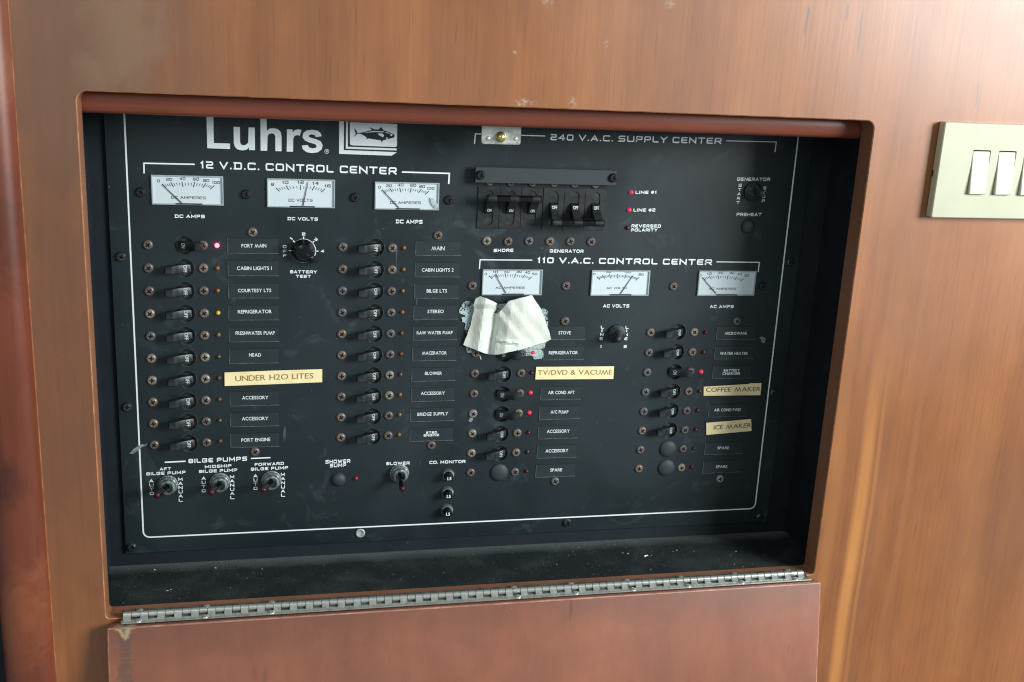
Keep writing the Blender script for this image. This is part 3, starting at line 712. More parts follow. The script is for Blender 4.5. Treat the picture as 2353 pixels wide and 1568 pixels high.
# white border line
fx0, fx1, fz = -.2490, .3217, -.1872; r = .0055; pts = [(fx0, .2)]
pts += [(fx0+r-r*math.cos(math.radians(a)), fz+r-r*math.sin(math.radians(a))) for a in range(0, 91, 15)]
pts += [(fx1-r+r*math.sin(math.radians(a)), fz+r-r*math.cos(math.radians(a))) for a in range(0, 91, 15)]
pts += [(fx1, .2)]
vs = []; fs = []
for q in ribbon(pts, .00125):
    o = len(vs); vs += [(p.x, -LIFT, p.y) for p in q]; fs.append((o, o+1, o+2, o+3))
ob('border_line', world_mesh('border_line', vs, fs, 'white'), panel)
# maker's name and emblem
flat('maker_lettering', 'l', [
 [(115, -25), (189, -22), (195, 297), (367, 303), (367, 362), (125, 352)],
 [(405, 124), (473, 126), (475, 285), (483, 312), (510, 322), (540, 315), (562, 290), (565, 130), (632, 132), (634, 374), (570, 372), (570, 345), (545, 368), (500, 376), (450, 366), (420, 340), (408, 300)],
 [(691, 5), (757, 7), (760, 165), (785, 145), (825, 137), (875, 148), (908, 178), (917, 225), (917, 385), (851, 383), (850, 230), (842, 205), (815, 193), (785, 200), (768, 222), (764, 380), (694, 378)],
 [(975, 150), (1035, 153), (1035, 185), (1055, 160), (1090, 150), (1130, 158), (1112, 220), (1085, 212), (1055, 222), (1042, 250), (1040, 390), (972, 388)],
 [(1345, 225), (1283, 235), (1270, 212), (1235, 203), (1210, 212), (1208, 228), (1225, 240), (1290, 258), (1335, 280), (1355, 320), (1345, 365), (1305, 395), (1245, 405), (1185, 395), (1145, 365), (1131, 325), (1195, 318), (1212, 345), (1250, 355), (1283, 348), (1292, 328), (1275, 310), (1215, 292), (1165, 270), (1140, 235), (1148, 190), (1185, 163), (1240, 155), (1300, 165), (1332, 190)]], panel)
L('l', [(1399+22*math.cos(math.radians(a)), 386+22*math.sin(math.radians(a))) for a in range(0, 361, 20)], 4)
T('R', 'l', 1389, 396, 1409, 396, 20, th=.22)
emblem = flat('fish_emblem', 'l', [
 [(1532, 60), (1583, 62), (1580, 372), (2148, 395), (2090, 432), (1530, 412)], [(1605, 64), (1626, 65), (1624, 337), (2145, 355), (2143, 377), (1602, 357)],
 [(1645, 75), (2152, 95), (2150, 120), (2148, 322), (2143, 334), (2130, 340), (1668, 322), (1653, 315), (1646, 302)]], panel)
flat('fish', 'l', [[(1690, 138), (1712, 160), (1727, 190), (1760, 188), (1800, 178), (1880, 160), (1858, 128), (1905, 150), (1950, 155), (1980, 125), (2005, 162), (2060, 178), (2110, 202), (2127, 212), (2118, 222), (2122, 235), (2095, 245), (2040, 258), (2000, 268), (1985, 292), (1975, 268), (1900, 258), (1845, 248), (1820, 258), (1828, 240), (1790, 215), (1760, 200), (1728, 198), (1685, 235), (1708, 200)]], emblem, Y=-.00034, mat='panel')
circ = lambda x, y, r: [(x+r*math.cos(math.radians(a)), y+r*math.sin(math.radians(a))) for a in range(0, 360, 30)]
flat('fish_markings', 'l', [[(1790, 188), (1900, 168), (2000, 172), (2015, 182), (1900, 181)], [(1940, 195), (1990, 195), (2012, 215), (2000, 235), (1965, 220)], [(2025, 178), (2075, 192), (2070, 198), (2028, 188)], circ(2088, 210, 12), circ(2040, 245, 8)], emblem, Y=-.00046)

scuff = lambda pl, fr: flat('scuff_mark', fr, [ragged(pl, 4)], panel, Y=-.00024, mat='edge2')
def ragged(poly, amp):
    out = []
    for i, p in enumerate(poly):
        p = Vector(p); q = Vector(poly[(i+1) % len(poly)]); k = max(1, int((q-p).length/16))
        for j in range(k):
            w = p+(q-p)*(j/k); out.append((w.x+random.uniform(-amp, amp), w.y+random.uniform(-amp, amp)))
    return out
scuff([(185, 990), (205, 962), (245, 938), (300, 925), (250, 955), (222, 985)], 'b')
scuff([(275, 745), (292, 770), (285, 795), (268, 788)], 'd')
scuff([(2085, 262), (2100, 255), (2122, 268), (2118, 296), (2100, 292)], 'd')

# meters ----------------------------------------------------------------
def meter(fr, TL, TR, BR, BL, nums, nh, title, arc3, nt, major, needle, ih=None, label=''):
    cs = [P(fr, *q) for q in (TL, TR, BR, BL)]
    x0 = (cs[0].x+cs[3].x)/2; x1 = (cs[1].x+cs[2].x)/2; z1 = (cs[0].z+cs[1].z)/2; z0 = (cs[2].z+cs[3].z)/2
    b = MB(); e = .0009; W = .0017
    outr = [(x0, z0), (x1, z0), (x1, z1), (x0, z1)]; inn = [(x0+e, z0+e), (x1-e, z0+e), (x1-e, z1-e), (x0+e, z1-e)]
    b.holed(outr, [inn], W); b.wall(outr, 0, W); b.wall(inn, .0004, W, True)
    b.mat(1); bx0 = x0+(x1-x0)*.33; bx1 = x0+(x1-x0)*.70; b.box(bx0, bx1, z0+.0003, z0+.0012, .0002, W+.0002)
    mt = ob('meter', b.mesh('meter', ['rim', 'ink'], smooth=False, fix=False), panel, label=label)
    b = MB(); b.box(x0+e, x1-e, z0+e, z1-e, 0, .0005); ob('dial_card', b.mesh('dial_card', 'face', smooth=False), mt)
    # scale: ticks on a flat arc, all pointing at the needle's pivot
    (ax, ay), (mx, my), (bx_, by) = arc3; pv = ((ax+bx_)/2, (ay+by)/2+.455*(bx_-ax)); vs = []; fs = []
    for k in range(nt+1):
        f = k/nt; x = ax+(bx_-ax)*(f+.04*math.sin(2*math.pi*f)*-1); y = (1-f)**2*ay+2*f*(1-f)*(2*my-(ay+by)/2)+f*f*by
        d = Vector((pv[0]-x, pv[1]-y)).normalized(); ln = (bx_-ax)*(.105 if k % major == 0 else .078); st = 0 if k % major == 0 else (bx_-ax)*.022
        for q in ribbon([(x+d.x*st, y+d.y*st), (x+d.x*ln, y+d.y*ln)], (bx_-ax)*(.016 if k % major == 0 else .010)):
            o = len(vs); vs += [P(fr, p.x, p.y, -.00062) for p in q]; fs.append((o, o+1, o+2, o+3))
    ob('scale_ticks', world_mesh('scale_ticks', vs, fs, 'ink'), mt)
    for t, x, y in nums:
        w = nh*(.95 if len(t) == 1 else 2.1 if len(t) == 2 else 2.75)
        stext(t, fr, x-w/2, y+nh/2, x+w/2, y+nh/2+w*.01, nh, mt, Y=-.00062, mat='ink', th=.2, wide=1.1)
    stext(*title, mt, Y=-.00062, mat='ink', th=.17)
    vs = []; fs = []
    b = MB()
    a, c = P(fr, *needle[0], -.0013), P(fr, *needle[1], -.0013); d = (c-a).normalized()*.00028; nx = Vector((d.z, 0, -d.x))
    vs = [a-nx*.7, a+nx*.7, c+nx*1.3, c-nx*1.3]; vs += [v+Vector((0, .0002, 0)) for v in vs]
    ob('needle', world_mesh('needle', vs, [(0, 1, 2, 3), (4, 5, 6, 7), (0, 1, 5, 4), (2, 3, 7, 6), (1, 2, 6, 5), (3, 0, 4, 7)], 'ink'), mt)
    b = MB(); b.add([(x0+e, z0+e, .0016), (x1-e, z0+e, .0016), (x1-e, z1-e, .0016), (x0+e, z1-e, .0016)], [(0, 1, 2, 3)])
    ob('window_pane', b.mesh('window_pane', 'glass', smooth=False, fix=False), mt)
meter('i', (90, 217), (1217, 255), (1225, 705), (105, 683), [('0', 205, 322), ('20', 372, 297), ('40', 580, 287), ('60', 793, 295), ('80', 953, 318), ('100', 1105, 348)], 44,
      ('DC AMPERES', 'i', 402, 600, 947, 610, 42), ((262, 372), (680, 334), (1080, 395)), 20, 4, ((262, 378), (572, 672)), label='DC amperes meter with its needle at zero, beside the border line')
meter('a', (1042, 516), (1466, 531), (1468, 706), (1045, 698), [('8', 1078, 558), ('10', 1157, 546), ('12', 1253, 545), ('14', 1346, 551), ('16', 1422, 568)], 19,
      ('DC VOLTS', 'a', 1176, 666, 1328, 667, 18), ((1098, 580), (1252, 562), (1405, 586)), 16, 4, ((1300, 540), (1268, 692)), label='DC volts meter with its needle near thirteen')
meter('a', (1716, 540), (2118, 549), (2117, 718), (1716, 713), [('0', 1746, 576), ('20', 1806, 567), ('40', 1878, 562), ('60', 1957, 564), ('80', 2013, 572), ('100', 2066, 583)], 17,
      ('DC AMPERES', 'a', 1812, 680, 2005, 682, 17), ((1763, 592), (1912, 578), (2055, 601)), 20, 4, ((1763, 594), (1868, 704)), label='DC amperes meter with a pale scuff in its corner')
meter('c', (330, 873), (682, 876), (674, 1026), (325, 1022), [('0', 349, 902), ('10', 406, 891), ('20', 473, 887), ('30', 545, 888), ('40', 594, 893), ('50', 636, 902)], 14,
      ('AC AMPERES', 'c', 407, 989, 577, 989, 13), ((367, 912), (494, 898), (620, 918)), 20, 4, ((405, 905), (467, 1013)), label='AC amperes meter above the torn tape')
meter('c', (970, 878), (1310, 881), (1302, 1028), (962, 1026), [('0', 986, 903), ('50', 1070, 889), ('100', 1181, 891), ('150', 1257, 905)], 13,
      ('AC VOLTS', 'c', 1058, 991, 1177, 991, 13), ((1000, 918), (1124, 902), (1247, 922)), 30, 5, ((1213, 912), (1140, 1018)), label='AC volts meter with its needle past one hundred')
meter('c', (1598, 880), (1934, 884), (1918, 1028), (1588, 1027), [('0', 1608, 911), ('10', 1660, 900), ('20', 1727, 895), ('30', 1792, 896), ('40', 1838, 903), ('50', 1880, 911)], 13,
      ('AC AMPERES', 'c', 1657, 995, 1815, 996, 13), ((1620, 922), (1742, 908), (1862, 930)), 20, 4, ((1620, 924), (1700, 1016)), label='AC amperes meter reading zero above AC AMPS')

flat('scuff_mark', 'a', [ragged([(2062, 640), (2082, 645), (2113, 676), (2114, 712), (2092, 708), (2070, 678)], 5)], panel, Y=-.0019, mat='lint')
# selector knob -----------------------------------------------------------
kc = P('k', 880, 825)
knob = ob('selector_knob', lathe_me('selector_knob', [(.0098, 0), (.0098, .0008), (.0092, .0020), (.0080, .0045), (.0076, .0075), (.0066, .0090), (.0040, .0098), (.00005, .0100)], 'gloss', 36), panel, kc, label='glossy black rotary knob with a long pointer')
b = MB(); ca, sa = math.cos(math.radians(-38)), math.sin(math.radians(-38))
def rp(u, v): return (u*ca-v*sa, u*sa+v*ca)
lo = [rp(-.0100, -.0018), rp(.006, -.0022), rp(.0150, -.0005), rp(.0150, .0005), rp(.006, .0022), rp(-.0100, .0018)]
hi = [rp(-.0092, -.0008), rp(.006, -.0009), rp(.0142, -.00025), rp(.0142, .00025), rp(.006, .0009), rp(-.0092, .0008)]
hh = [.0125, .0122, .0090, .0090, .0122, .0125]
b.add([(x, y, .002) for x, y in lo]+[(x, y, w) for (x, y), w in zip(hi, hh)], [(i, (i+1) % 6, 6+(i+1) % 6, 6+i) for i in range(6)]+[tuple(range(6)), (6, 7, 10, 11), (7, 8, 9, 10)])
local('pointer', b.mesh('pointer', 'gloss', ang=25), knob)

# three-pole breakers ------------------------------------------------------
def stadium(cx, cz, w, h, seg=8):
    r = w/2; out = []
    for k in range(seg+1): a = math.pi*k/seg; out.append((cx+r*math.cos(a), cz+h/2-r+r*math.sin(a)))
    for k in range(seg+1): a = math.pi+math.pi*k/seg; out.append((cx+r*math.cos(a), cz-h/2+r+r*math.sin(a)))
    return out
def main_breaker(corners, slots, up, word, label):
    c = [P('f', *q) for q in corners]; x0 = (c[0].x+c[3].x)/2; x1 = (c[1].x+c[2].x)/2; z1 = (c[0].z+c[1].z)/2; z0 = (c[2].z+c[3].z)/2
    org = Vector(((x0+x1)/2, 0, z0)); pw = (x1-x0)/3; zc = P('f', *slots).z
    root = None
    for k in range(3):
        cx = x0+pw*(k+.5); g = .0002
        b = MB(); o4 = [(x0+pw*k+g, z0), (x0+pw*(k+1)-g, z0), (x0+pw*(k+1)-g, z1), (x0+pw*k+g, z1)]
        st = stadium(cx, zc, .0084, .0300)
        W = .0011; b.holed(o4, [st], W); b.wall(o4, 0, W); b.wall(st, .0002, W, True)
        b.mat(1); b.add([(x, y, .0003) for x, y in st], [tuple(range(len(st)))])
        body = b.mesh('pole_body', ['block', 'plastic'], smooth=False, fix=False)
        if root is None:
            root = ob('main_breaker', body, panel, label=label)
        else: ob('pole_body', body, root)
        s = 1 if up else -1
        # handle: a wedge that leaves the slot and leans to the tie bar (profile in v-w, extruded in u)
        pr = [(-.0050, .0002), (-.0034, .0040), (.0010, .0066), (.0050, .0120), (.0078, .0140), (.0104, .0136), (.0108, .0110), (.0086, .0075), (.0062, .0002)]
        b = MB(); hw = .0034; vs = []
        for xx in (cx-hw, cx+hw): vs += [(xx, zc+s*a, w) for a, w in pr]
        nn = len(pr); b.add(vs, [(i, (i+1) % nn, nn+(i+1) % nn, nn+i) for i in range(nn)]+[tuple(range(nn)), tuple(range(nn, 2*nn))])
        ob('handle', b.mesh('handle', 'block', ang=30), root)
        # the word sits on the sloping shoulder
        uv, fs = font_text(word, .012); a0, a1 = Vector((-.0034, .0040)), Vector((.0010, .0066)); d = a1-a0; nv = Vector((-d.y, d.x)).normalized()
        vs = []
        for sx, ty in uv:
            q = a0+d*((.15+.6*ty) if up else (.75-.6*ty))+nv*.0002
            vs.append((cx+(sx-.5)*(.0046 if word == 'OFF' else .0036), -q.y, zc+s*q.x))
        ob('lettering', world_mesh('lettering', vs, fs, 'printdim'), root)
    s = 1 if up else -1
    b = MB(); zz = zc+s*.0100; w0 = .0150; xa, xb = x0+pw*.5-.0045, x1-pw*.5+.0045
    pts = []; n = 5
    b.tube([((xa, zz, w0), .0030), ((xb, zz, w0), .0030)], 16)
    ob('tie_bar', b.mesh('tie_bar', 'gloss', ang=40), root)
    for k in range(3):
        cx = x0+pw*(k+.5); b = MB(); b.tube([((cx-.0036, zz, w0), .00325), ((cx+.0036, zz, w0), .00325)], 16); ob('sleeve', b.mesh('sleeve', 'plastic', ang=40), root)
main_breaker(((185, 405), (1203, 425), (1163, 1075), (160, 1055)), (665, 745), True, 'ON', 'three-pole shore breaker with its tie bar up at ON')
main_breaker(((1210, 428), (2190, 450), (2140, 1095), (1170, 1078)), (1675, 755), False, 'OFF', 'three-pole generator breaker with its tie bar down at OFF')
c = [P('f', *q, -.008) for q in ((145, 108), (2352, 150), (2340, 405), (135, 345))]
x0, x1, z1, z0 = (c[0].x+c[3].x)/2, (c[1].x+c[2].x)/2, (c[0].z+c[1].z)/2, (c[2].z+c[3].z)/2
b = MB(); b.prism([(x0, z0), (x1, z0), (x1, z1), (x0, z1)], .0055, .0080, chamfer=.0004)
lb = ob('locking_bar', b.mesh('locking_bar', 'cap', smooth=False), panel, label='flat black bar screwed above the three-pole breakers')
for x, y in ((222, 232), (2295, 275)):
    p = P('f', x, y, -.0082); ob('screw', SCRK, lb, p, .4)
    b = MB(); b.lathe([(.003, 0), (.003, .0056)], 16, (p.x, p.z)); ob('spacer', b.mesh('spacer', 'cap'), lb)
for x, y in ((365, 350), (692, 360), (1030, 368), (1370, 372), (1690, 382), (2015, 392)): screw(P('f', x, y-22))
# warning lamps, buttons
for x, y, k in ((1202, 422, 'ledon'), (1191, 526, 'ledon'), (1180, 630, 'ledoff')):
    ob('indicator_lamp', LED[k], panel, P('c', x, y), label='glowing red line lamp' if k == 'ledon' else None)
ob('indicator_lamp', LED['ledred'], panel, P('j', 470, 500))
BTN = lathe_me('push_button', [(.0066, 0), (.0066, .0004), (.0060, .0016), (.0046, .0030), (.0026, .0038), (.00005, .0041)], 'cap', 28)
ob('push_button', BTN, panel, P('q', 560, 1035)); ob('push_button', BTN, panel, P('j', 195, 520))
# bat-handle toggle switches -----------------------------------------------
def bat_switch(p, lean, length, label):
    b = MB(); b.lathe([(.0086, 0), (.0086, .0012), (.0078, .0016), (.0078, .0045), (.0072, .0050), (.0066, .0050), (.0064, .0078), (.0056, .0084), (.0046, .0084), (.0044, .0040), (.00005, .0036)], 28)
    s = ob('toggle_switch', b.mesh('toggle_switch', 'ring'), panel, p, label=label)
    d = Vector((lean[0], lean[1], 1)).normalized(); o = Vector((0, 0, .004)); q = lambda t: tuple(o+d*t)
    b = MB(); b.tube([(q(0), .0017), (q(length*.4), .0020), (q(length*.8), .0027), (q(length*.90), .0027)], 16)
    local('lever', b.mesh('lever', 'gloss'), s)
    b = MB(); b.tube([(q(length*.90), .0027), (q(length*.96), .0026), (q(length*1.0), .0020), (q(length*1.02), .0008)], 16)
    local('lever_tip', b.mesh('lever_tip', 'redtip'), s, label='dark red tip')
bat_switch(P('h', 432, 600), (-.42, -.04), 0.0200, 'aft bilge pump toggle switch leaning to AUTO')
bat_switch(P('h', 1245, 560), (-.36, -.02), 0.0200, 'midship bilge pump toggle switch leaning to AUTO')
bat_switch(P('h', 2050, 525), (-.40, -.02), 0.0200, 'forward bilge pump toggle switch leaning to AUTO')
bat_switch(P('j', 1148, 420), (0.02, -.36), 0.0200, 'blower toggle switch leaning down')
def boot_switch(p, lean, label):
    prof = [(.0084, 0), (.0084, .0022), (.0076, .0030), (.0068, .0034), (.0070, .0044), (.0062, .0052), (.0056, .0056), (.0058, .0066), (.0050, .0076), (.0040, .0090), (.0034, .0110), (.0033, .0140), (.0028, .0160), (.0016, .0172), (.00005, .0175)]
    b = MB(); b.lathe(prof, 28)
    b.v = [(u+lean[0]*max(0, w-.002)*(1+w*30), v+lean[1]*max(0, w-.002)*(1+w*30), w) for u, v, w in b.v]
    ob('rubber_boot_switch', b.mesh('rubber_boot_switch', 'rubber'), panel, p, label=label)
boot_switch(P('n', 352, 265), (-.16, -.06), 'black rubber booted switch between LINE 1 and LINE 2')
boot_switch(P('q', 635, 490), (.10, .02), 'black rubber booted generator switch leaning to STOP')
# push-to-reset fuses
for x, y in ((1905, 445), (1895, 722), (1885, 998)):
    b = MB(); b.lathe([(.0060, 0), (.0060, .0008), (.0056, .0020), (.0050, .0030), (.0044, .0032), (.0038, .0020), (.0036, .0020)], 24, close=False); b.mat(1)
    b.lathe([(.0037, .0005), (.0037, .0085), (.0034, .0092), (.00005, .0093)], 24)
    fu = ob('fuse', b.mesh('fuse', ['ring', 'gloss']), panel, P('j', x, y))
    uv, fs = font_text('1.5', .02)
    local('lettering', world_mesh('lettering', [((s-.5)*.0036, -.00945, (t-.5)*.0030) for s, t in uv], fs, 'white'), fu)

# ================================================================== THINGS STUCK TO THE PANEL
def label_tape(fr, corners, txt, tx, label, dark=False):
    pts = [P(fr, *q, -.0012) for q in corners]; base = P(fr, *corners[-1], -.0006)
    b = MB(); b.prism([(p.x, p.z) for p in reversed(pts)], .00065, .0012)
    o = ob('label_tape', b.mesh('label_tape', 'tape', smooth=False), label=label, cat='label tape', group='cream embossed label tapes stuck on the panel')
    ftext(txt, fr, *tx, o, Y=-.00135, mat='tapeink2' if dark else 'tapeink', bold=.004)
label_tape('b', [(777, 481), (1080, 469), (1388, 460), (1388, 541), (1100, 553), (778, 565)], 'UNDER H2O LITES', (845, 536, 1333, 517, 34), 'long cream label tape reading UNDER H2O LITES')
label_tape('d', [(688, 446), (1175, 442), (1170, 521), (682, 524)], 'TV/DVD & VACUME', (697, 496, 1162, 493, 30), 'cream label tape reading TV/DVD & VACUME')
label_tape('d', [(1736, 570), (1870, 562), (2015, 553), (2030, 548), (2097, 547), (2090, 622), (1735, 626)], 'COFFEE MAKER', (1748, 602, 2090, 597, 27), 'cream label tape with crooked top edge reading COFFEE MAKER', True)
label_tape('d', [(1751, 796), (2032, 772), (2034, 846), (1752, 871)], 'ICE MAKER', (1797, 838, 2030, 823, 27), 'short tilted cream label tape reading ICE MAKER', True)
# torn masking tape
tape = empty('torn_tape', P('g', 640, 1080), 'crumpled off-white strip of torn masking tape peeling off the panel', 'tape')
outl = [(455, 163), (590, 215), (715, 275), (705, 370), (665, 432), (715, 438), (800, 370), (850, 300), (895, 243), (1080, 195), (1258, 148), (1300, 215), (1400, 360), (1480, 560), (1530, 720), (1562, 840), (1450, 890), (1300, 935), (1120, 990), (900, 1040), (730, 1075), (600, 1080), (500, 1050), (330, 985), (185, 925), (240, 790), (300, 620), (360, 360), (347, 300), (385, 205)]
def tape_h(x, y):
    cr = 690-90*(y-440)/640                      # crease line
    sm = lambda a, b_, t: (lambda q: q*q*(3-2*q))(min(1, max(0, (t-a)/(b_-a))))
    d = x-cr
    li = lambda *pp: next((y0+(y1-y0)*(q_-x0)/(x1-x0) for (x0, y0), (x1, y1) in zip(pp, pp[1:]) if q_ <= x1), pp[-1][1])
    q_ = d
    if d < 0:
        h = li((-520, 2.5), (-330, 4.0), (-190, 8.0), (-120, 7.0), (0, 2.2)) if d > -520 else 2.5
        q_ = y; h += li((100, 1.5), (290, 3.6), (360, .6), (700, 0), (1100, -.5))
    else:
        h = li((0, 2.2), (60, 7.5), (230, 11.5), (420, 11.0), (640, 7.0), (900, 3.5))
        q_ = (x-980)*.6-(y-500)*.5; h += li((-600, 0), (-220, 0), (-120, 1.2), (-60, -.2), (30, .9), (110, -.3), (190, .7), (900, 0))
    q_ = y-880-.10*(x-850)
    h += li((-500, 0), (-40, 0), (0, 1.8), (26, -.6), (90, 0), (400, 0))*sm(690, 760, x)*(1-sm(980, 1080, x))
    return max(1.2, h)/1000
pts2 = [Vector(p) for p in outl]
dens = []
for i, p in enumerate(pts2):
    q = pts2[(i+1) % len(pts2)]; k = max(1, int((q-p).length/45))
    for j in range(k):
        w = p+(q-p)*(j/k); dens.append(Vector((w.x+random.uniform(-3, 3), w.y+random.uniform(-3, 3))))
nb = len(dens); inner = []
for gx in range(170, 1580, 28):
    for gy in range(140, 1100, 28):
        v = Vector((gx+random.uniform(-7, 7), gy+random.uniform(-7, 7)))
        if min((v-w).length for w in dens) > 20: inner.append(v)
for k in range(22):
    y = 450+k*28; inner += [Vector((690-90*(y-440)/640+dx, y)) for dx in (-14, 0, 14)]
res = geometry.delaunay_2d_cdt(dens+inner, [], [list(range(nb))], 1, 1e-4)
vs = [P('g', v.x, v.y, -tape_h(v.x, v.y)+random.uniform(-.00010, .00010)) for v in res[0]]
me = world_mesh('paper_strip', vs, res[2], 'paper'); bm = bmesh.new(); bm.from_mesh(me); bmesh.ops.recalc_face_normals(bm, faces=bm.faces)
bmesh.ops.solidify(bm, geom=bm.faces[:], thickness=.0003); bm.to_mesh(me); bm.free()
me.polygons.foreach_set('use_smooth', [True]*len(me.polygons)); me.set_sharp_from_angle(angle=math.radians(22))
ob('paper_strip', me, tape)
for pl in ([(125, 385), (165, 300), (215, 243), (360, 243), (380, 500), (320, 700), (250, 745), (205, 655), (235, 600), (170, 560), (165, 500), (230, 480), (130, 430)],
           [(640, 285), (860, 285), (760, 460), (640, 470)], [(1340, 355), (1460, 362), (1505, 400), (1515, 620), (1480, 660), (1380, 600)],
           [(1040, 960), (1480, 870), (1470, 940), (1440, 1000), (1440, 1100), (1410, 1150), (1290, 1145), (1280, 1105), (1060, 1080)],
           [(215, 930), (340, 960), (330, 1060), (250, 1045)], [(445, 1085), (462, 1100), (470, 1155), (450, 1150)], [(1050, 1070), (1085, 1060), (1078, 1150), (1062, 1150)]):
    flat('adhesive_residue', 'g', [ragged(pl, 7)], tape, Y=-.0009, mat='lint')['kind'] = 'stuff'

# ================================================================== CATCH, HINGE, FLAP
catch = empty('door_catch', (.0385, -.046, .163), 'small metal ball catch plate under the wooden rail', 'catch')
CY_ = -.0445
c = [P('p', *q, CY_) for q in ((480, 180), (1545, 215), (1540, 680), (480, 640))]
b = MB(); b.prism(rrect(c[0].x, c[1].x, c[3].z, c[0].z+.004, .0022), -CY_-.0014, -CY_, chamfer=.0004)
ob('catch_plate', b.mesh('catch_plate', 'alu'), catch)
p = P('p', 990, 450, CY_); b = MB(); b.lathe([(.0045, 0), (.0043, .0008), (.0040, .0016), (.0034, .0030), (.0022, .0040), (.00005, .0044)], 24)
ob('ball', b.mesh('ball', 'brass'), catch, p)
for x, y in ((655, 490), (1385, 500)):
    b = MB(); b.lathe([(.0016, 0), (.0014, .0005), (.0008, .0008), (.00005, .0009)], 14); ob('rivet', b.mesh('rivet', 'alu'), catch, P('p', x, y, CY_))
# flap folded down in front of the wall
DX0, DX1, DF, DB = -.2667, .3432, .1015, .0895
b = MB(); b.prism([(DX0, -.620), (DX1, -.620), (DX1, -.2152), (DX0, -.2152)], DB, DF)
me = b.mesh('flap_door', 'door', smooth=False)
bm = bmesh.new(); bm.from_mesh(me)
bmesh.ops.bevel(bm, geom=bm.edges[:], offset=.0011, segments=3, affect='EDGES', profile=.5); bm.normal_update()
for f in bm.faces:      # rubbed pale along the front arrises
    if max(abs(x) for x in f.normal) < .985 and f.normal.y < -.2: f.material_index = 1
bm.to_mesh(me); bm.free(); me.materials.append(M['worn2'])
me.polygons.foreach_set('use_smooth', [True]*len(me.polygons)); me.set_sharp_from_angle(angle=math.radians(40))
me.transform(Matrix.Translation((0, -DF, -.2152)) @ Matrix.Rotation(math.radians(-10), 4, 'X') @ Matrix.Translation((0, DF, .2152)))   # it hangs a little away from the wall
ob('flap_door', me, label='pinkish brown wooden flap door hanging open below the panel', cat='door')
# piano hinge
HX0, HX1, HZ = -.2562, .3350, -.2143; HKY, HKZ, HR = .0878, -.21185, .0024
hinge = empty('piano_hinge', ((HX0+HX1)/2, -.088, HZ), 'long steel piano hinge between the sill and the folded flap', 'hinge')
pitch = .00646; nk = int((HX1-HX0)/pitch)
b = MB(); b.box(HX0, HX1, HZ-.0001, HZ+.0010, .0772, .0862); b.box(HX0, HX1, HZ-.0004, HZ+.0001, .0862, .0926); ob('leaf', b.mesh('leaf', 'steeldk', smooth=False), hinge)  # second strip is an added dark fill for the shade under the knuckles
b = MB()
b.prism(rrect(HX0-.001, HX1+.002, 0, .0042, .0014), 0, .0011)
b.v = [(u, HZ-.0008+w, .0967-v) for u, v, w in b.v]
for k in range(0, nk, 2):    # fingers of the front leaf that reach up to the knuckles
    x = HX0+k*pitch; b.add([(x+.0003, HZ+.0001, .0930), (x+pitch-.0003, HZ+.0001, .0930), (x+pitch-.0003, HKZ-.0004, .0901), (x+.0003, HKZ-.0004, .0901)], [(0, 1, 2, 3)])
ob('leaf', b.mesh('leaf', 'steel', smooth=False), hinge)
b = MB(); b.tube([((0.00015, 0, 0), HR*.9), ((.0004, 0, 0), HR), ((pitch-.0004, 0, 0), HR), ((pitch-.00015, 0, 0), HR*.9)], 14); KM = b.mesh('knuckle', 'steel', ang=30)
for k in range(nk): ob('knuckle', KM, hinge, (HX0+k*pitch, -HKY, HKZ))
b = MB(); b.lathe([(.0030, 0), (.0027, .0006), (.0018, .0011), (.00005, .0013)], 16); HS = b.mesh('screw', 'steel')
HS.transform(Matrix.Rotation(math.radians(-90), 4, 'X'))
lows = [('r', 450, 765), ('r', 1145, 715), ('r', 1835, 660)]+[('s', x, y) for x, y in ((165, 308), (550, 283), (932, 262), (1300, 240), (1660, 220), (2015, 195))]
ups = [('r', 460, 668), ('r', 1155, 625), ('r', 1835, 577)]+[('s', x, y) for x, y in ((140, 257), (520, 232), (895, 212), (1255, 190), (1615, 172), (1975, 152))]
for fr, x, y in lows: q = PZ(fr, x, y, HZ+.0005); ob('screw', HS, hinge, (q.x, -.0945, HZ+.0002))
for fr, x, y in ups: q = PZ(fr, x, y, HZ+.0010); ob('screw', HS, hinge, (q.x, -.0795, HZ+.0010))

# ================================================================== WALL SWITCH
sw = empty('wall_switch', (.462, -.088, .117), 'ivory three-rocker light switch plate on the wood wall', 'light switch')
SX0, SX1, SZ0, SZ1 = .4018, .5240, .1166, .1954; ST = WF+.0085
hs = [rrect(.4314+k*.02445, .4484+k*.02445, .1366, .1736, .0011, 3) for k in range(4)]
outer = rrect(SX0+.0006, SX1-.0006, SZ0+.0006, SZ1-.0006, .0012, 3); outer2 = rrect(SX0, SX1, SZ0, SZ1, .0016, 3)
b = MB(); b.holed(outer, hs[:3], ST); n = len(outer)
b.add([(x, y, ST) for x, y in outer]+[(x, y, ST-.0006) for x, y in outer2], [(i, (i+1) % n, n+(i+1) % n, n+i) for i in range(n)])
b.wall(outer2, ST-.0006, WF+.0008)
for h_ in hs[:3]: b.wall(h_, ST, ST-.004, True)
b.mat(1)
for h_ in hs[:3]: b.add([(x, y, ST-.004) for x, y in h_], [tuple(range(len(h_)))])
b.box(SX0+.0015, SX1-.0015, SZ0+.0015, SZ1-.0015, WF+.0001, WF+.0030)
ob('cover_plate', b.mesh('cover_plate', ['ivory', 'dark'], ang=30, fix=False), sw)
b = MB(); b.box(SX0-.00025, SX0+.0003, .1500, .1552, WF+.0008, WF+.0022); ob('pry_notch', b.mesh('pry_notch', 'dark', smooth=False), sw)
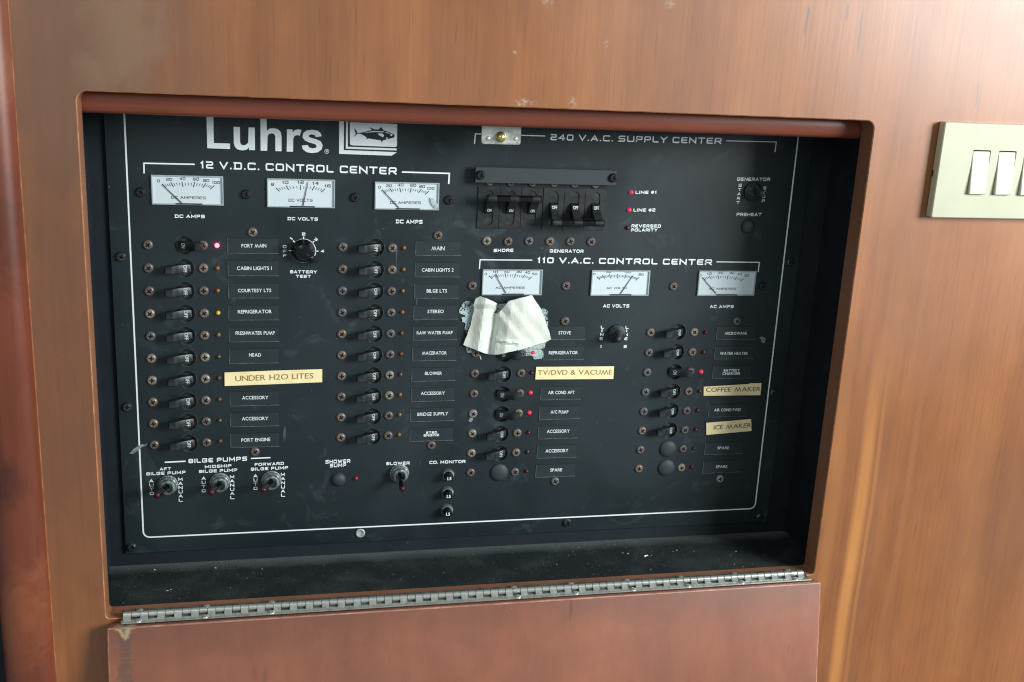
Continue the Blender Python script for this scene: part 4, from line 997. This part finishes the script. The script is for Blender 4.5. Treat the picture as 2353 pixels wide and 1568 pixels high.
for k in range(3):
    x0, x1, z0, z1 = .4319+k*.02445, .4479+k*.02445, .1371, .1726
    b = MB(); o_ = len(b.v)
    bot = rrect(x0, x1, z0, z1, .0008, 3); n = len(bot)
    hgt = lambda z: ST+.0030-(z-z0)/(z1-z0)*.0034
    top = rrect(x0+.0004, x1-.0004, z0+.0004, z1-.0004, .0009, 3)
    b.add([(x, y, ST-.0038) for x, y in bot]+[(x, y, hgt(y)-.0004) for x, y in bot]+[(x, y, hgt(y)) for x, y in top],
          [(i, (i+1) % n, n+(i+1) % n, n+i) for i in range(n)]+[(n+i, n+(i+1) % n, 2*n+(i+1) % n, 2*n+i) for i in range(n)]+[tuple(range(2*n, 3*n))])
    ob('rocker', b.mesh('rocker', 'rocker', ang=35), sw)

# ================================================================== crumbs on the ledge
b = MB(); rr = random.Random(11)
def crumb(x, y, s):
    pts = [(x+rr.uniform(-s, s), y+rr.uniform(-s, s)*.8, rr.uniform(0, s*.7)) for _ in range(6)]
    b.add([(u, -.2145+w, d) for u, d, w in pts], [(0, 1, 2), (0, 2, 3), (3, 4, 0), (1, 4, 5), (2, 5, 3), (0, 1, 4)])
for fr, x, y, s in (('r', 755, 470, .0012), ('r', 790, 452, .0009), ('r', 620, 245, .0008), ('r', 1255, 228, .0007), ('s', 1035, 72, .0015), ('s', 918, 50, .0008), ('s', 1045, 62, .001), ('s', 1075, 60, .0006),
                    ('s', 880, 45, .0006), ('s', 1240, 28, .0007), ('s', 1215, 35, .0006), ('s', 1355, 35, .0007), ('s', 1065, 155, .0007), ('s', 1640, 35, .0006), ('s', 1605, 65, .0006), ('s', 1625, 122, .0006), ('s', 435, 122, .0006), ('s', 350, 120, .0005), ('s', 582, 8, .0008), ('s', 515, 60, .0005)):
    q = PZ(fr, x, y, -.2145); crumb(q.x, -q.y, s*1.4)
for k in range(220):
    crumb(rr.uniform(-.26, .34), rr.uniform(.004, .066), rr.uniform(.0002, .0005))
ob('ledge_crumbs', b.mesh('ledge_crumbs', 'white', smooth=False, fix=False), kind='stuff', label='pale crumbs and dust specks scattered on the black ledge', cat='crumbs')
